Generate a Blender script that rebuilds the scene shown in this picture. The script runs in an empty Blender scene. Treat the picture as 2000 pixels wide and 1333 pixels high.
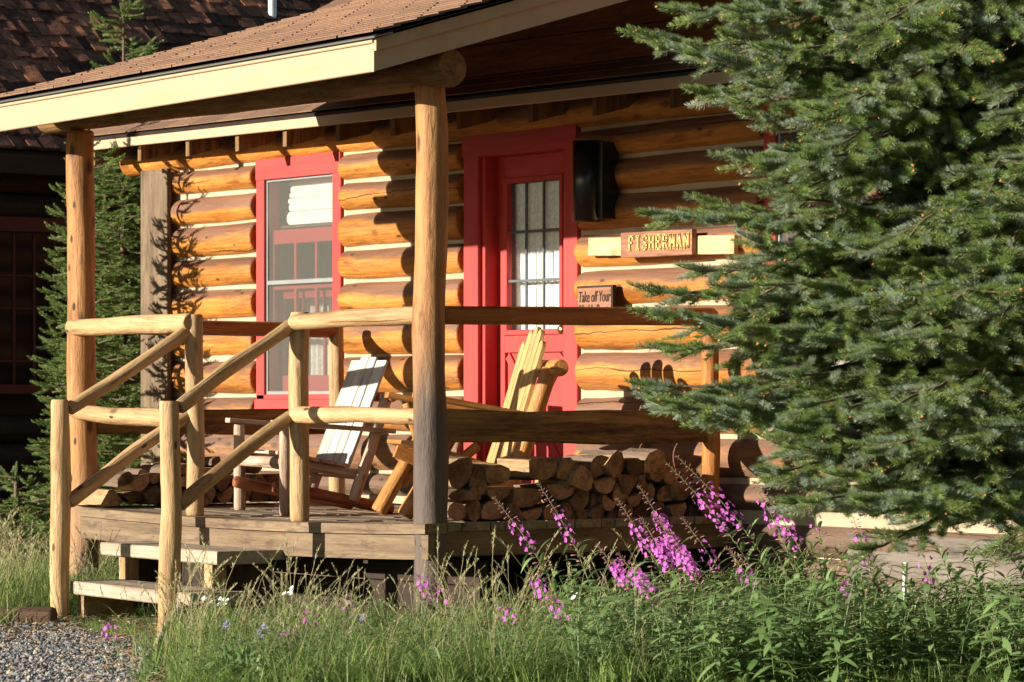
import bpy, math, random
import numpy as np
from mathutils import Vector, Matrix, Quaternion
random.seed(7); np.random.seed(7)
S = bpy.context.scene
COL = S.collection

# ------------------------------------------------------------------ camera, world, sun
F, CX, HZ, EYE = 6500., 1000., 790., .575          # focal length in photo pixels, horizon row, eye above the deck
AL = math.atan(5000/6500.)
VX, VY = -math.cos(AL), math.sin(AL)
RX, RY = math.sin(AL), math.cos(AL)
D0 = F*EYE/230.; R0 = (842-CX)/F*D0
CAMX, CAMY = -(VX*D0+RX*R0), -(VY*D0+RY*R0)
cam = bpy.data.cameras.new('camera'); camo = bpy.data.objects.new('camera', cam); COL.objects.link(camo)
cam.sensor_width = 36; cam.lens = F/2000*36; cam.shift_y = (HZ-666.5)/2000
cam.clip_start = .5; cam.clip_end = 2000
cam.dof.use_dof = True; cam.dof.focus_distance = 16.5; cam.dof.aperture_fstop = 8
camo.location = (CAMX, CAMY, EYE)
camo.rotation_euler = (math.pi/2, 0, math.atan2(VY, VX)-math.pi/2)
S.camera = camo
SUNV = Vector((-.27, -1, .25)).normalized()
w = bpy.data.worlds.new('World'); S.world = w; w.use_nodes = True
nt = w.node_tree; bg = nt.nodes['Background']
sky = nt.nodes.new('ShaderNodeTexSky'); sky.sky_type = 'NISHITA'; sky.sun_disc = False
sky.sun_elevation = math.asin(SUNV.z); sky.sun_rotation = math.atan2(SUNV.x, SUNV.y)
nt.links.new(sky.outputs[0], bg.inputs[0]); bg.inputs[1].default_value = .05; sky.dust_density = .4
sl = bpy.data.lights.new('sun', 'SUN'); sl.energy = 5.0; sl.angle = math.radians(.5); sl.color = (1, .915, .79)
so = bpy.data.objects.new('sun', sl); COL.objects.link(so)
so.rotation_euler = SUNV.to_track_quat('Z', 'Y').to_euler()
S.view_settings.view_transform = 'Standard'; S.view_settings.look = 'None'
S.view_settings.gamma = 1; S.view_settings.use_curve_mapping = False; S.view_settings.exposure = .98
S.cycles.transparent_max_bounces = 24

# ------------------------------------------------------------------ pixel -> real place helpers
def ray(px, py): k = (px-CX)/F; return VX+RX*k, VY+RY*k, (HZ-py)/F
def onY(px, py, Y):
    a, b, c = ray(px, py); t = (Y-CAMY)/b; return Vector((CAMX+a*t, Y, EYE+c*t))
def onX(px, py, X):
    a, b, c = ray(px, py); t = (X-CAMX)/a; return Vector((X, CAMY+b*t, EYE+c*t))
def onZ(px, py, Z):
    a, b, c = ray(px, py); t = (Z-EYE)/c; return Vector((CAMX+a*t, CAMY+b*t, Z))
def atD(px, py, t):
    a, b, c = ray(px, py); return Vector((CAMX+a*t, CAMY+b*t, EYE+c*t))
def proj(p):
    x, y = p[0]-CAMX, p[1]-CAMY; d = x*VX+y*VY; return CX+F*(x*RX+y*RY)/d, HZ-(p[2]-EYE)*F/d

# ------------------------------------------------------------------ object helpers
W = {}
def link(o, parent=None, M=None):
    M = M or Matrix.Identity(4)
    COL.objects.link(o); W[o.name] = M
    if parent is not None:
        o.parent = parent; o.matrix_basis = W[parent.name].inverted() @ M
    else: o.matrix_basis = M
    return o
def thing(name, label, cat, loc=(0, 0, 0), group=None):
    o = bpy.data.objects.new(name, None); o.empty_display_size = .1
    link(o, None, Matrix.Translation(loc)); return tag(o, label, cat, group)
def tag(o, label, cat, group=None):
    o['label'] = label; o['category'] = cat
    if group: o['group'] = group
    return o
class MB:
    def __init__(s): s.v = []; s.f = []; s.sm = []
    def add(s, vs, fs, smooth=False):
        n = len(s.v); s.v += [tuple(v) for v in vs]; s.f += [tuple(i+n for i in f) for f in fs]; s.sm += [smooth]*len(fs)
    def box(s, a, b, c=.0):
        x0, y0, z0 = a; x1, y1, z1 = b
        s.add([(x, y, z) for x in (x0, x1) for y in (y0, y1) for z in (z0, z1)],
              [(0, 1, 3, 2), (4, 6, 7, 5), (0, 4, 5, 1), (2, 3, 7, 6), (0, 2, 6, 4), (1, 5, 7, 3)])
    def tube(s, pts, rad, n=8, cap=True, smooth=True):
        pts = [Vector(p) for p in pts]; vs = []; fs = []
        up = None
        for i, p in enumerate(pts):
            d = (pts[min(i+1, len(pts)-1)]-pts[max(i-1, 0)]).normalized()
            if up is None: up = Vector((0, 0, 1)) if abs(d.z) < .9 else Vector((1, 0, 0))
            a = d.cross(up).normalized(); b = a.cross(d); up = b
            r = rad[i] if hasattr(rad, '__len__') else rad
            vs += [p+a*(math.cos(t)*r)+b*(math.sin(t)*r) for t in [2*math.pi*k/n for k in range(n)]]
        for i in range(len(pts)-1):
            for k in range(n):
                fs.append((i*n+k, i*n+(k+1) % n, (i+1)*n+(k+1) % n, (i+1)*n+k))
        s.add(vs, fs, smooth)
        if cap: s.add(vs[:n], [tuple(range(n))]); s.add(vs[-n:], [tuple(range(n))[::-1]])
    def mesh(s, name, mat=None):
        m = bpy.data.meshes.new(name); m.from_pydata(s.v, [], s.f)
        m.polygons.foreach_set('use_smooth', s.sm); m.update()
        import bmesh
        b = bmesh.new(); b.from_mesh(m); bmesh.ops.recalc_face_normals(b, faces=b.faces); b.to_mesh(m); b.free()
        if mat: m.materials.append(mat)
        return m
    def obj(s, name, mat, parent=None, M=None):
        return link(bpy.data.objects.new(name, s.mesh(name, mat)), parent, M)
def frame(p0, p1, side=None):
    p0, p1 = Vector(p0), Vector(p1); z = (p1-p0).normalized()
    if side is None: side = Vector((0, 0, 1)) if abs(z.z) < .9 else Vector((1, 0, 0))
    x = Vector(side); x = (x-z*x.dot(z)).normalized(); y = z.cross(x)
    M = Matrix((x, y, z)).transposed().to_4x4(); M.translation = p0; return M
def pnoise(x, seed):
    return (math.sin(x*1.7+seed)+.6*math.sin(x*3.9+seed*2.3)+.4*math.sin(x*8.3+seed*4.1))/2
def log(name, mat, p0, p1, r0, r1=None, parent=None, n=16, wob=.10, rx=1., ry=1., side=None, endround=.35, step=.09):
    """a peeled round log from p0 to p1 (local Z runs along it)"""
    r1 = r1 or r0; p0, p1 = Vector(p0), Vector(p1); L = (p1-p0).length
    sd = random.uniform(0, 100); k = max(3, int(L/step)); zs = [0]+[L*i/k for i in range(k+1)]+[L]
    vs = []; fs = []
    zz = [0, .004*1, min(.02, L*.2)]+[L*i/k for i in range(1, k)]+[L-min(.02, L*.2), L-.004, L]
    sc = [1-endround*.45, 1-endround*.16, 1.]+[1]*(k-1)+[1., 1-endround*.16, 1-endround*.45]
    for z, q in zip(zz, sc):
        r = (r0+(r1-r0)*z/L)*q; bx = pnoise(z*1.3, sd)*.10*r0*(wob/.06); by = pnoise(z*1.1, sd+9)*.10*r0*(wob/.06)
        for j in range(n):
            t = 2*math.pi*j/n
            rr = r*(1+wob*.6*pnoise(z*2.2+math.cos(t)*1.3, sd+3)+wob*.5*pnoise(math.sin(t)*2+z*3.1, sd+5))
            vs.append((bx+math.cos(t)*rr*rx, by+math.sin(t)*rr*ry, z))
    m = len(zz)
    for i in range(m-1):
        for j in range(n): fs.append((i*n+j, i*n+(j+1) % n, (i+1)*n+(j+1) % n, (i+1)*n+j))
    b = MB(); b.add(vs, fs, True); b.add(vs[:n], [tuple(range(n))[::-1]]); b.add(vs[-n:], [tuple(range(n))])
    return b.obj(name, mat, parent, frame(p0, p1, side))
def board(name, mat, p0, p1, wd, th, side, parent=None, c=.004, wob=0):
    """plank from p0 to p1 (axis), width along side, chamfered"""
    L = (Vector(p1)-Vector(p0)).length; a, b_ = wd/2, th/2; c = min(c, a*.4, b_*.4)
    prof = [(-a+c, -b_), (a-c, -b_), (a, -b_+c), (a, b_-c), (a-c, b_), (-a+c, b_), (-a, b_-c), (-a, -b_+c)]
    k = max(1, int(L/.25)) if wob else 1; sd = random.uniform(0, 99)
    vs = []; fs = []
    for i in range(k+1):
        z = L*i/k; o1 = wob*pnoise(z*2, sd); o2 = wob*pnoise(z*2.3, sd+4)
        for (x, y) in prof: vs.append((x+(o1 if x > 0 else o2), y, z))
    for i in range(k):
        for j in range(8): fs.append((i*8+j, i*8+(j+1) % 8, (i+1)*8+(j+1) % 8, (i+1)*8+j))
    b = MB(); b.add(vs, fs); b.add(vs[:8], [tuple(range(8))[::-1]]); b.add(vs[-8:], [tuple(range(8))])
    return b.obj(name, mat, parent, frame(p0, p1, side))
def blk(name, mat, a, b, parent=None):
    """axis aligned box between two corners, as a chamfered board along its longest side"""
    a, b = Vector(a), Vector(b); d = [abs(b[i]-a[i]) for i in range(3)]; k = d.index(max(d)); mid = (a+b)/2
    e = Vector((0, 0, 0)); e[k] = d[k]/2; i = (k+1) % 3; j = (k+2) % 3; s = Vector((0, 0, 0)); s[i] = 1
    return board(name, mat, mid-e, mid+e, d[i], d[j], s, parent, c=.003)

# ------------------------------------------------------------------ materials
def new_mat(name):
    m = bpy.data.materials.new(name); m.use_nodes = True; nt = m.node_tree; nt.nodes.clear()
    out = nt.nodes.new('ShaderNodeOutputMaterial'); p = nt.nodes.new('ShaderNodeBsdfPrincipled')
    nt.links.new(p.outputs[0], out.inputs[0]); return m, nt, p
def N(nt, t, **kw):
    n = nt.nodes.new('ShaderNode'+t)
    for k, v in kw.items():
        if k in ('i',):
            for kk, vv in v.items():
                if hasattr(vv, 'is_output'): nt.links.new(vv, n.inputs[kk])
                else: n.inputs[kk].default_value = vv
        else: setattr(n, k, v)
    return n
def math_(nt, op, a, b=None, clamp=False):
    n = nt.nodes.new('ShaderNodeMath'); n.operation = op; n.use_clamp = clamp
    for i, v in enumerate((a, b)):
        if v is None: continue
        if hasattr(v, 'is_output'): nt.links.new(v, n.inputs[i])
        else: n.inputs[i].default_value = v
    return n.outputs[0]
def mix(nt, fac, a, b, mode='MIX'):
    n = nt.nodes.new('ShaderNodeMix'); n.data_type = 'RGBA'; n.blend_type = mode
    for k, v in ((0, fac), (6, a), (7, b)):
        if hasattr(v, 'is_output'): nt.links.new(v, n.inputs[k])
        else: n.inputs[k].default_value = v if k == 0 else (*v, 1)
    return n.outputs[2]
def ramp(nt, fac, stops):
    n = nt.nodes.new('ShaderNodeValToRGB'); e = n.color_ramp.elements
    while len(e) < len(stops): e.new(.5)
    for i, (p, c) in enumerate(stops):
        e[i].position = p; e[i].color = (c, c, c, 1) if not hasattr(c, '__len__') else (*c, 1)
    nt.links.new(fac, n.inputs[0]); return n.outputs[0]
def objcoord(nt, scale, rnd=30):
    tc = N(nt, 'TexCoord'); oi = N(nt, 'ObjectInfo')
    off = math_(nt, 'MULTIPLY', oi.outputs['Random'], rnd)
    cb = N(nt, 'CombineXYZ'); [nt.links.new(off, cb.inputs[i]) for i in range(3)]
    mp = N(nt, 'Mapping'); mp.inputs['Scale'].default_value = scale
    nt.links.new(tc.outputs['Object'], mp.inputs[0]); nt.links.new(cb.outputs[0], mp.inputs[1])
    return mp.outputs[0], oi.outputs['Random'], tc
def noise(nt, vec, scale=1, detail=4, rough=.6):
    n = N(nt, 'TexNoise', i={'Scale': scale, 'Detail': detail, 'Roughness': rough}); nt.links.new(vec, n.inputs['Vector']); return n.outputs[0]
def wood(name, lo, hi, weather=None, wz=None, up=False, groundz=None, rough=.6, knots=1., crack=True, bark=None, wv=.25, bump=.9, gscale=1, weather2=None, sm_=.72):
    m, nt, p = new_mat(name)
    v, rnd, tc = objcoord(nt, (14*gscale, 14*gscale, 1.1*gscale))
    g = noise(nt, v, 1, 8, .7)
    g2 = noise(nt, v, 6, 3, .6)
    v2, _, _ = objcoord(nt, (3, 3, .7)); blot = noise(nt, v2, 1.6, 4)
    col = mix(nt, ramp(nt, g, [(.36, 0), (.64, 1)]), lo, hi)
    col = mix(nt, math_(nt, 'MULTIPLY', ramp(nt, g2, [(.48, 0), (.72, 1)]), .6), col, tuple(c*.5 for c in lo))
    v3, _, _ = objcoord(nt, (46*gscale, 46*gscale, 1.6*gscale)); g3 = noise(nt, v3, 1, 3, .5)
    col = mix(nt, math_(nt, 'MULTIPLY', ramp(nt, g3, [(.50, 0), (.70, 1)]), .55), col, (lo[0]*.55, lo[1]*.48, lo[2]*.42))
    col = mix(nt, ramp(nt, blot, [(.42, .0), (.70, .45)]), col, tuple(min(1, c*1.18) for c in hi))
    v4, _, _ = objcoord(nt, (9, 9, 2.2), 77); sm = noise(nt, v4, 1.3, 7, .75)
    col = mix(nt, math_(nt, 'MULTIPLY', ramp(nt, sm, [(.53, 0), (.66, 1)]), sm_), col, (lo[0]*.42, lo[1]*.40, lo[2]*.45))
    if up or groundz is not None or wz is not None:
        geo = N(nt, 'NewGeometry'); sp = N(nt, 'SeparateXYZ'); 
        facs = []
        wn = noise(nt, v2, 2.2, 5); wn = math_(nt, 'SUBTRACT', wn, .5)
        wn2 = math_(nt, 'MULTIPLY', math_(nt, 'SUBTRACT', g, .5), .8)
        if up:
            sn = N(nt, 'SeparateXYZ'); nt.links.new(geo.outputs['Normal'], sn.inputs[0])
            a = math_(nt, 'ADD', sn.outputs[2], math_(nt, 'MULTIPLY', wn, 1.6)); a = math_(nt, 'ADD', a, wn2)
            a = math_(nt, 'ADD', a, math_(nt, 'MULTIPLY', math_(nt, 'SUBTRACT', rnd, .5), .5))
            facs.append(ramp(nt, a, [(-.05, 0), (.30, .92)]))
        if groundz is not None or wz is not None:
            z0, z1 = groundz if groundz else wz
            nt.links.new(geo.outputs['Position'], sp.inputs[0])
            mr = N(nt, 'MapRange', i={'From Min': z1, 'From Max': z0, 'To Min': 0., 'To Max': 1.})
            zz = math_(nt, 'ADD', sp.outputs[2], math_(nt, 'MULTIPLY', wn, (z1-z0)*1.4))
            zz = math_(nt, 'ADD', zz, math_(nt, 'MULTIPLY', wn2, (z1-z0)*.5))
            nt.links.new(zz, mr.inputs[0]); facs.append(math_(nt, 'MULTIPLY', mr.outputs[0], .92, True))
        fac = facs[0]
        if len(facs) > 1: fac = math_(nt, 'MAXIMUM', facs[0], facs[1])
        wc = mix(nt, ramp(nt, g, [(.3, 0), (.7, 1)]), tuple(c*.55 for c in weather), tuple(c*1.3 for c in weather))
        if weather2:
            w2 = mix(nt, ramp(nt, g, [(.3, 0), (.7, 1)]), tuple(c*.6 for c in weather2), tuple(c*1.3 for c in weather2)); wc = mix(nt, facs[-1], wc, w2)
        col = mix(nt, fac, col, wc)
    if knots:
        vk, _, _ = objcoord(nt, (7, 7, 3.2)); vo = N(nt, 'TexVoronoi', i={'Scale': 1.}); nt.links.new(vk, vo.inputs['Vector'])
        kn = ramp(nt, vo.outputs['Distance'], [(.10, 1), (.19, 0)])
        vw = N(nt, 'TexVoronoi', i={'Scale': 1.}); nt.links.new(vk, vw.inputs['Vector'])
        sc = N(nt, 'SeparateColor'); nt.links.new(vw.outputs['Color'], sc.inputs[0])
        kk = math_(nt, 'MULTIPLY', kn, math_(nt, 'GREATER_THAN', sc.outputs[0], .55)); kk = math_(nt, 'MULTIPLY', kk, knots*.85, True)
        col = mix(nt, kk, col, (.05, .022, .01))
        vk2, _, _ = objcoord(nt, (17, 17, 7), 55); vo2 = N(nt, 'TexVoronoi', i={'Scale': 1.}); nt.links.new(vk2, vo2.inputs['Vector'])
        sc2 = N(nt, 'SeparateColor'); nt.links.new(vo2.outputs['Color'], sc2.inputs[0])
        k2 = math_(nt, 'MULTIPLY', ramp(nt, vo2.outputs['Distance'], [(.13, 1), (.20, 0)]), math_(nt, 'GREATER_THAN', sc2.outputs[1], .85)); col = mix(nt, math_(nt, 'MULTIPLY', k2, knots, True), col, (.045, .02, .01))
    if crack:
        so_ = N(nt, 'SeparateXYZ'); nt.links.new(tc.outputs['Object'], so_.inputs[0])
        ang = math_(nt, 'ARCTAN2', so_.outputs[1], so_.outputs[0])
        cz = N(nt, 'CombineXYZ'); nt.links.new(math_(nt, 'MULTIPLY', so_.outputs[2], 1.3), cz.inputs[2]); nt.links.new(math_(nt, 'MULTIPLY', rnd, 50), cz.inputs[0])
        nz = noise(nt, cz.outputs[0], 1.1, 6); 
        tgt = math_(nt, 'ADD', math_(nt, 'MULTIPLY', math_(nt, 'SUBTRACT', nz, .5), 1.6), math_(nt, 'SUBTRACT', math_(nt, 'MULTIPLY', math_(nt, 'FRACT', math_(nt, 'MULTIPLY', rnd, 7.3)), 6.28), 3.14))
        df = math_(nt, 'ABSOLUTE', math_(nt, 'SUBTRACT', ang, tgt))
        gate = noise(nt, cz.outputs[0], .8, 2)
        wdt = ramp(nt, gate, [(.38, 0), (.58, .055)])
        ck = math_(nt, 'LESS_THAN', df, wdt); col = mix(nt, math_(nt, 'MULTIPLY', ck, .85), col, (.03, .012, .006))
    hsv = N(nt, 'HueSaturation'); nt.links.new(col, hsv.inputs['Color'])
    nt.links.new(math_(nt, 'ADD', math_(nt, 'MULTIPLY', math_(nt, 'SUBTRACT', rnd, .5), wv), 1.), hsv.inputs['Value'])
    nt.links.new(hsv.outputs[0], p.inputs['Base Color'])
    p.inputs['Roughness'].default_value = rough; p.inputs['Specular IOR Level'].default_value = .3
    bp = N(nt, 'Bump', i={'Strength': bump, 'Distance': .004}); nt.links.new(math_(nt, 'ADD', g, math_(nt, 'MULTIPLY', g2, .4)), bp.inputs['Height'])
    b2 = N(nt, 'Bump', i={'Strength': .7, 'Distance': .02}); nt.links.new(math_(nt, 'ADD', sm, blot), b2.inputs['Height']); nt.links.new(bp.outputs[0], b2.inputs['Normal'])
    nt.links.new(b2.outputs[0], p.inputs['Normal'])
    return m
def plain(name, col, rough=.6, var=.15, sc=(8, 8, 8), bump=.1, spec=.3, wv=.1, metal=0, streak=None):
    m, nt, p = new_mat(name); v, rnd, _ = objcoord(nt, sc); g = noise(nt, v, 1, 6)
    c = mix(nt, ramp(nt, g, [(.3, 0), (.7, 1)]), tuple(x*(1-var) for x in col), tuple(min(1, x*(1+var)) for x in col))
    if streak:
        v2, _, _ = objcoord(nt, streak[0]); c = mix(nt, ramp(nt, noise(nt, v2, 1, 5), [(.55, 0), (.75, .8)]), c, streak[1])
    h = N(nt, 'HueSaturation'); nt.links.new(c, h.inputs['Color'])
    nt.links.new(math_(nt, 'ADD', math_(nt, 'MULTIPLY', math_(nt, 'SUBTRACT', rnd, .5), wv), 1.), h.inputs['Value'])
    nt.links.new(h.outputs[0], p.inputs['Base Color']); p.inputs['Roughness'].default_value = rough
    p.inputs['Specular IOR Level'].default_value = spec; p.inputs['Metallic'].default_value = metal
    if bump:
        b = N(nt, 'Bump', i={'Strength': bump, 'Distance': .003}); nt.links.new(g, b.inputs['Height']); nt.links.new(b.outputs[0], p.inputs['Normal'])
    return m
def leafy(name, c0, c1, rough=.45, trans=.25, spec=.35, hue=.03, dry=None):
    m, nt, p = new_mat(name); oi = N(nt, 'ObjectInfo'); geo = N(nt, 'NewGeometry')
    n = N(nt, 'TexNoise', i={'Scale': 1.7, 'Detail': 3}); nt.links.new(geo.outputs['Position'], n.inputs['Vector'])
    f = math_(nt, 'ADD', math_(nt, 'MULTIPLY', oi.outputs['Random'], .6), math_(nt, 'MULTIPLY', n.outputs[0], .5))
    isl = geo.outputs['Random Per Island']; f = math_(nt, 'ADD', f, math_(nt, 'MULTIPLY', math_(nt, 'SUBTRACT', isl, .5), .5), True)
    col = mix(nt, f, c0, c1)
    if dry: col = mix(nt, ramp(nt, isl, [(1-dry[1], 0), (min(.999, 1-dry[1]+.01), 1)]), col, dry[0])
    nt.links.new(col, p.inputs['Base Color']); p.inputs['Roughness'].default_value = rough; p.inputs['Specular IOR Level'].default_value = spec
    if trans:
        t = N(nt, 'BsdfTranslucent'); nt.links.new(col, t.inputs[0]); mx = N(nt, 'MixShader', i={0: trans})
        nt.links.new(p.outputs[0], mx.inputs[1]); nt.links.new(t.outputs[0], mx.inputs[2])
        nt.links.new(mx.outputs[0], [x for x in nt.nodes if x.type == 'OUTPUT_MATERIAL'][0].inputs[0])
    return m
def glass(name, refl=.10, tint=(1, 1, 1)):
    m, nt, p = new_mat(name); t = N(nt, 'BsdfTransparent', i={0: (*tint, 1)}); g = N(nt, 'BsdfGlossy', i={0: (.8, .85, .9, 1), 1: .02})
    mx = N(nt, 'MixShader', i={0: refl}); nt.links.new(t.outputs[0], mx.inputs[1]); nt.links.new(g.outputs[0], mx.inputs[2])
    nt.links.new(mx.outputs[0], [x for x in nt.nodes if x.type == 'OUTPUT_MATERIAL'][0].inputs[0]); return m

M_WALL = wood('varnished_log', (.38, .13, .02), (.66, .275, .055), weather2=(.125, .092, .07), weather=(.185, .095, .062), up=True, groundz=(.05, .75), rough=.45, knots=.8, wv=.2)
M_POST = wood('porch_post_wood', (.34, .145, .045), (.50, .26, .10), weather=(.085, .074, .066), groundz=(.5, 1.2), rough=.6)
M_POST2 = wood('left_post_wood', (.34, .14, .042), (.50, .25, .09), weather=(.30, .20, .12), groundz=(-.4, .3), rough=.6)
M_RAIL = wood('peeled_rail_wood', (.37, .205, .085), (.56, .38, .19), rough=.6, wv=.25, knots=.9, crack=True)
M_SLAB = wood('rough_slab_wood', (.05, .022, .008), (.38, .22, .07), rough=.8, knots=.5, crack=False, bump=1)
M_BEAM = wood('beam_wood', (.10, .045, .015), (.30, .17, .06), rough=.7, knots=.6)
M_DECK = wood('weathered_deck_wood', (.16, .115, .075), (.31, .245, .17), rough=.75, knots=.3, crack=False, wv=.25)
M_RAIL_SHADE = wood('amber_shaded_rail_wood', (.30, .095, .02), (.46, .18, .04), rough=.5, knots=.6, crack=False)  # darker amber copy of the rail wood, with shade put into its colour
M_RIM = wood('rim_board_wood', (.13, .085, .048), (.25, .175, .105), rough=.7, knots=.4, crack=False, bump=.3)
M_TREAD = wood('tread_wood', (.36, .28, .19), (.50, .42, .31), rough=.7, knots=.5, crack=False)
M_LEGW = wood('stringer_wood', (.36, .20, .09), (.52, .34, .17), rough=.7, crack=False)
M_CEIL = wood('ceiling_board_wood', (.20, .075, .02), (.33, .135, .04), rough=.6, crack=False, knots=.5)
M_FASC = plain('cream_fascia_paint', (.46, .335, .21), .55, .10, (3, 3, .6), .12, streak=((6, 6, .5), (.42, .29, .15)))
M_CHINK = plain('chinking_mortar', (.45, .36, .24), .9, .16, (12, 12, 6), 1., streak=((7, 7, 2), (.33, .25, .15)))
M_RED = plain('red_paint', (.47, .055, .047), .6, .14, (26, 26, 1.5), .5, wv=.06, streak=((9, 9, 1.2), (.36, .04, .035)))
M_REDD = plain('dark_red_sash_paint', (.30, .03, .03), .5, .1, (10, 10, 1), .1)
M_METAL = plain('grey_screen_frame_metal', (.33, .34, .33), .4, .08, metal=.4)
M_BLACK = plain('black_sconce_metal', (.012, .013, .016), .25, .2, spec=.5, bump=.05)
M_BRASS = plain('brass', (.75, .52, .22), .25, .05, metal=1, bump=0)
M_MUNT = plain('lead_grey_muntin', (.10, .12, .12), .5, .1)
M_CURT = plain('lace_curtain_cloth', (.62, .63, .60), .9, .22, (50, 50, 50), .3)
M_DRAPE = plain('grey_drape_cloth', (.20, .20, .17), .9, .2, (60, 60, 3), .3)
M_TOWEL = plain('white_folded_linen', (.78, .78, .75), .9, .05, (20, 20, 20), .2)
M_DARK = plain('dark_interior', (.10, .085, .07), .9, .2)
M_GLASS = glass('window_glass', .05)
M_SCREEN = glass('fly_screen_mesh', .16, (.95, .95, .93))
for n_ in M_SCREEN.node_tree.nodes:
    if n_.type == 'BSDF_GLOSSY':
        d_ = M_SCREEN.node_tree.nodes.new('ShaderNodeBsdfDiffuse'); d_.inputs[0].default_value = (.30, .29, .26, 1)
        M_SCREEN.node_tree.links.new(d_.outputs[0], n_.outputs[0].links[0].to_socket)
M_SHIN = plain('brown_asphalt_shingle', (.20, .115, .070), .95, .28, (60, 60, 60), .8, wv=.35)
M_SHAKE = wood('cedar_shake_wood', (.04, .017, .010), (.34, .14, .07), rough=.85, knots=0, crack=False, wv=1.5, bump=.8, gscale=1)  # wide tone spread stands in for sunlit patches among the dark shakes
M_DRIP = plain('grey_drip_edge_metal', (.25, .24, .22), .4, .1, metal=.6)
M_BARK = wood('firewood_bark', (.09, .06, .04), (.24, .17, .12), rough=.95, knots=.2, crack=False, bump=1.2, wv=.5)
M_SPLIT = wood('split_firewood_wood', (.24, .14, .065), (.46, .31, .16), rough=.85, knots=.1, crack=False, wv=.5, bump=.8)
M_ENDG = wood('firewood_end_grain', (.10, .055, .03), (.36, .225, .12), rough=.9, knots=0, crack=False, wv=1.1, gscale=.7)
M_CH1S = wood('pale_chair_slat_wood', (.44, .39, .33), (.62, .58, .52), rough=.7, knots=.5, crack=False, wv=.2, sm_=.3)
M_CH1 = wood('weathered_chair_pole_wood', (.34, .20, .13), (.60, .46, .34), rough=.7, knots=.6)
M_CH1R = wood('reddish_brace_wood', (.26, .08, .035), (.42, .15, .07), rough=.6)
M_CH2 = wood('golden_varnished_pole_wood', (.42, .17, .04), (.58, .28, .08), rough=.35, knots=.7, wv=.1)
M_CH2S = wood('golden_slat_wood', (.46, .28, .10), (.60, .41, .18), rough=.4, knots=.3, crack=False, wv=.1)
M_SIGN = wood('sign_board_wood', (.24, .10, .06), (.38, .19, .11), rough=.7, knots=.3, crack=False)
M_SIGNB = wood('pale_sign_backing_wood', (.55, .38, .18), (.70, .52, .28), rough=.7, knots=.3, crack=False)
M_GOLD = plain('yellow_letter_paint', (.62, .46, .14), .5, .05, bump=0, wv=0)
M_BURN_SHADE = plain('burnt_and_shade_dark_wood', (.035, .022, .016), .8, .3)  # also the painted shade tone of joists, piers and skirt under the deck
M_DGREY = wood('dark_stained_wall_wood', (.035, .018, .010), (.075, .038, .02), rough=.7, knots=.3)
M_DRUST = plain('rust_red_trim', (.16, .035, .018), .6, .15)
M_PIPE = plain('galvanised_pipe_metal', (.62, .66, .68), .35, .08, metal=.3)
M_TIMB = wood('old_timber', (.06, .035, .02), (.15, .09, .055), rough=.9, knots=.3, bump=1)
M_BARKT = wood('spruce_bark', (.10, .07, .05), (.22, .16, .12), rough=.95, knots=.2, crack=False, bump=1.2)

# ------------------------------------------------------------------ ground
GZ = -.55
def gh(x, y):
    return GZ+.02*math.sin(x*1.3+y)+.015*math.sin(y*2.1-x*.7)
def ground():
    v = []; f = []; n = 90; xs = np.concatenate([np.linspace(-300, -13, 12), np.linspace(-12, 9, n), np.linspace(10, 300, 12)])
    ys = np.concatenate([np.linspace(-300, -11, 12), np.linspace(-10, 9, n), np.linspace(10, 300, 12)])
    for y in ys:
        for x in xs: v.append((x, y, gh(x, y)-.01))
    k = len(xs)
    for j in range(len(ys)-1):
        for i in range(k-1): f.append((j*k+i, j*k+i+1, (j+1)*k+i+1, (j+1)*k+i))
    m = bpy.data.meshes.new('ground'); m.from_pydata(v, [], f); m.polygons.foreach_set('use_smooth', [True]*len(f))
    mt, nt, p = new_mat('soil_and_moss'); tc = N(nt, 'TexCoord'); a = N(nt, 'TexNoise', i={'Scale': 3., 'Detail': 8}); nt.links.new(tc.outputs['Object'], a.inputs['Vector'])
    b = N(nt, 'TexNoise', i={'Scale': 40., 'Detail': 4}); nt.links.new(tc.outputs['Object'], b.inputs['Vector'])
    c = mix(nt, ramp(nt, a.outputs[0], [(.4, 0), (.6, 1)]), (.07, .075, .025), (.12, .09, .05)); c = mix(nt, b.outputs[0], c, (.04, .035, .02))
    nt.links.new(c, p.inputs['Base Color']); p.inputs['Roughness'].default_value = 1
    m.materials.append(mt); o = link(bpy.data.objects.new('ground', m)); o['kind'] = 'structure'
ground()

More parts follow.
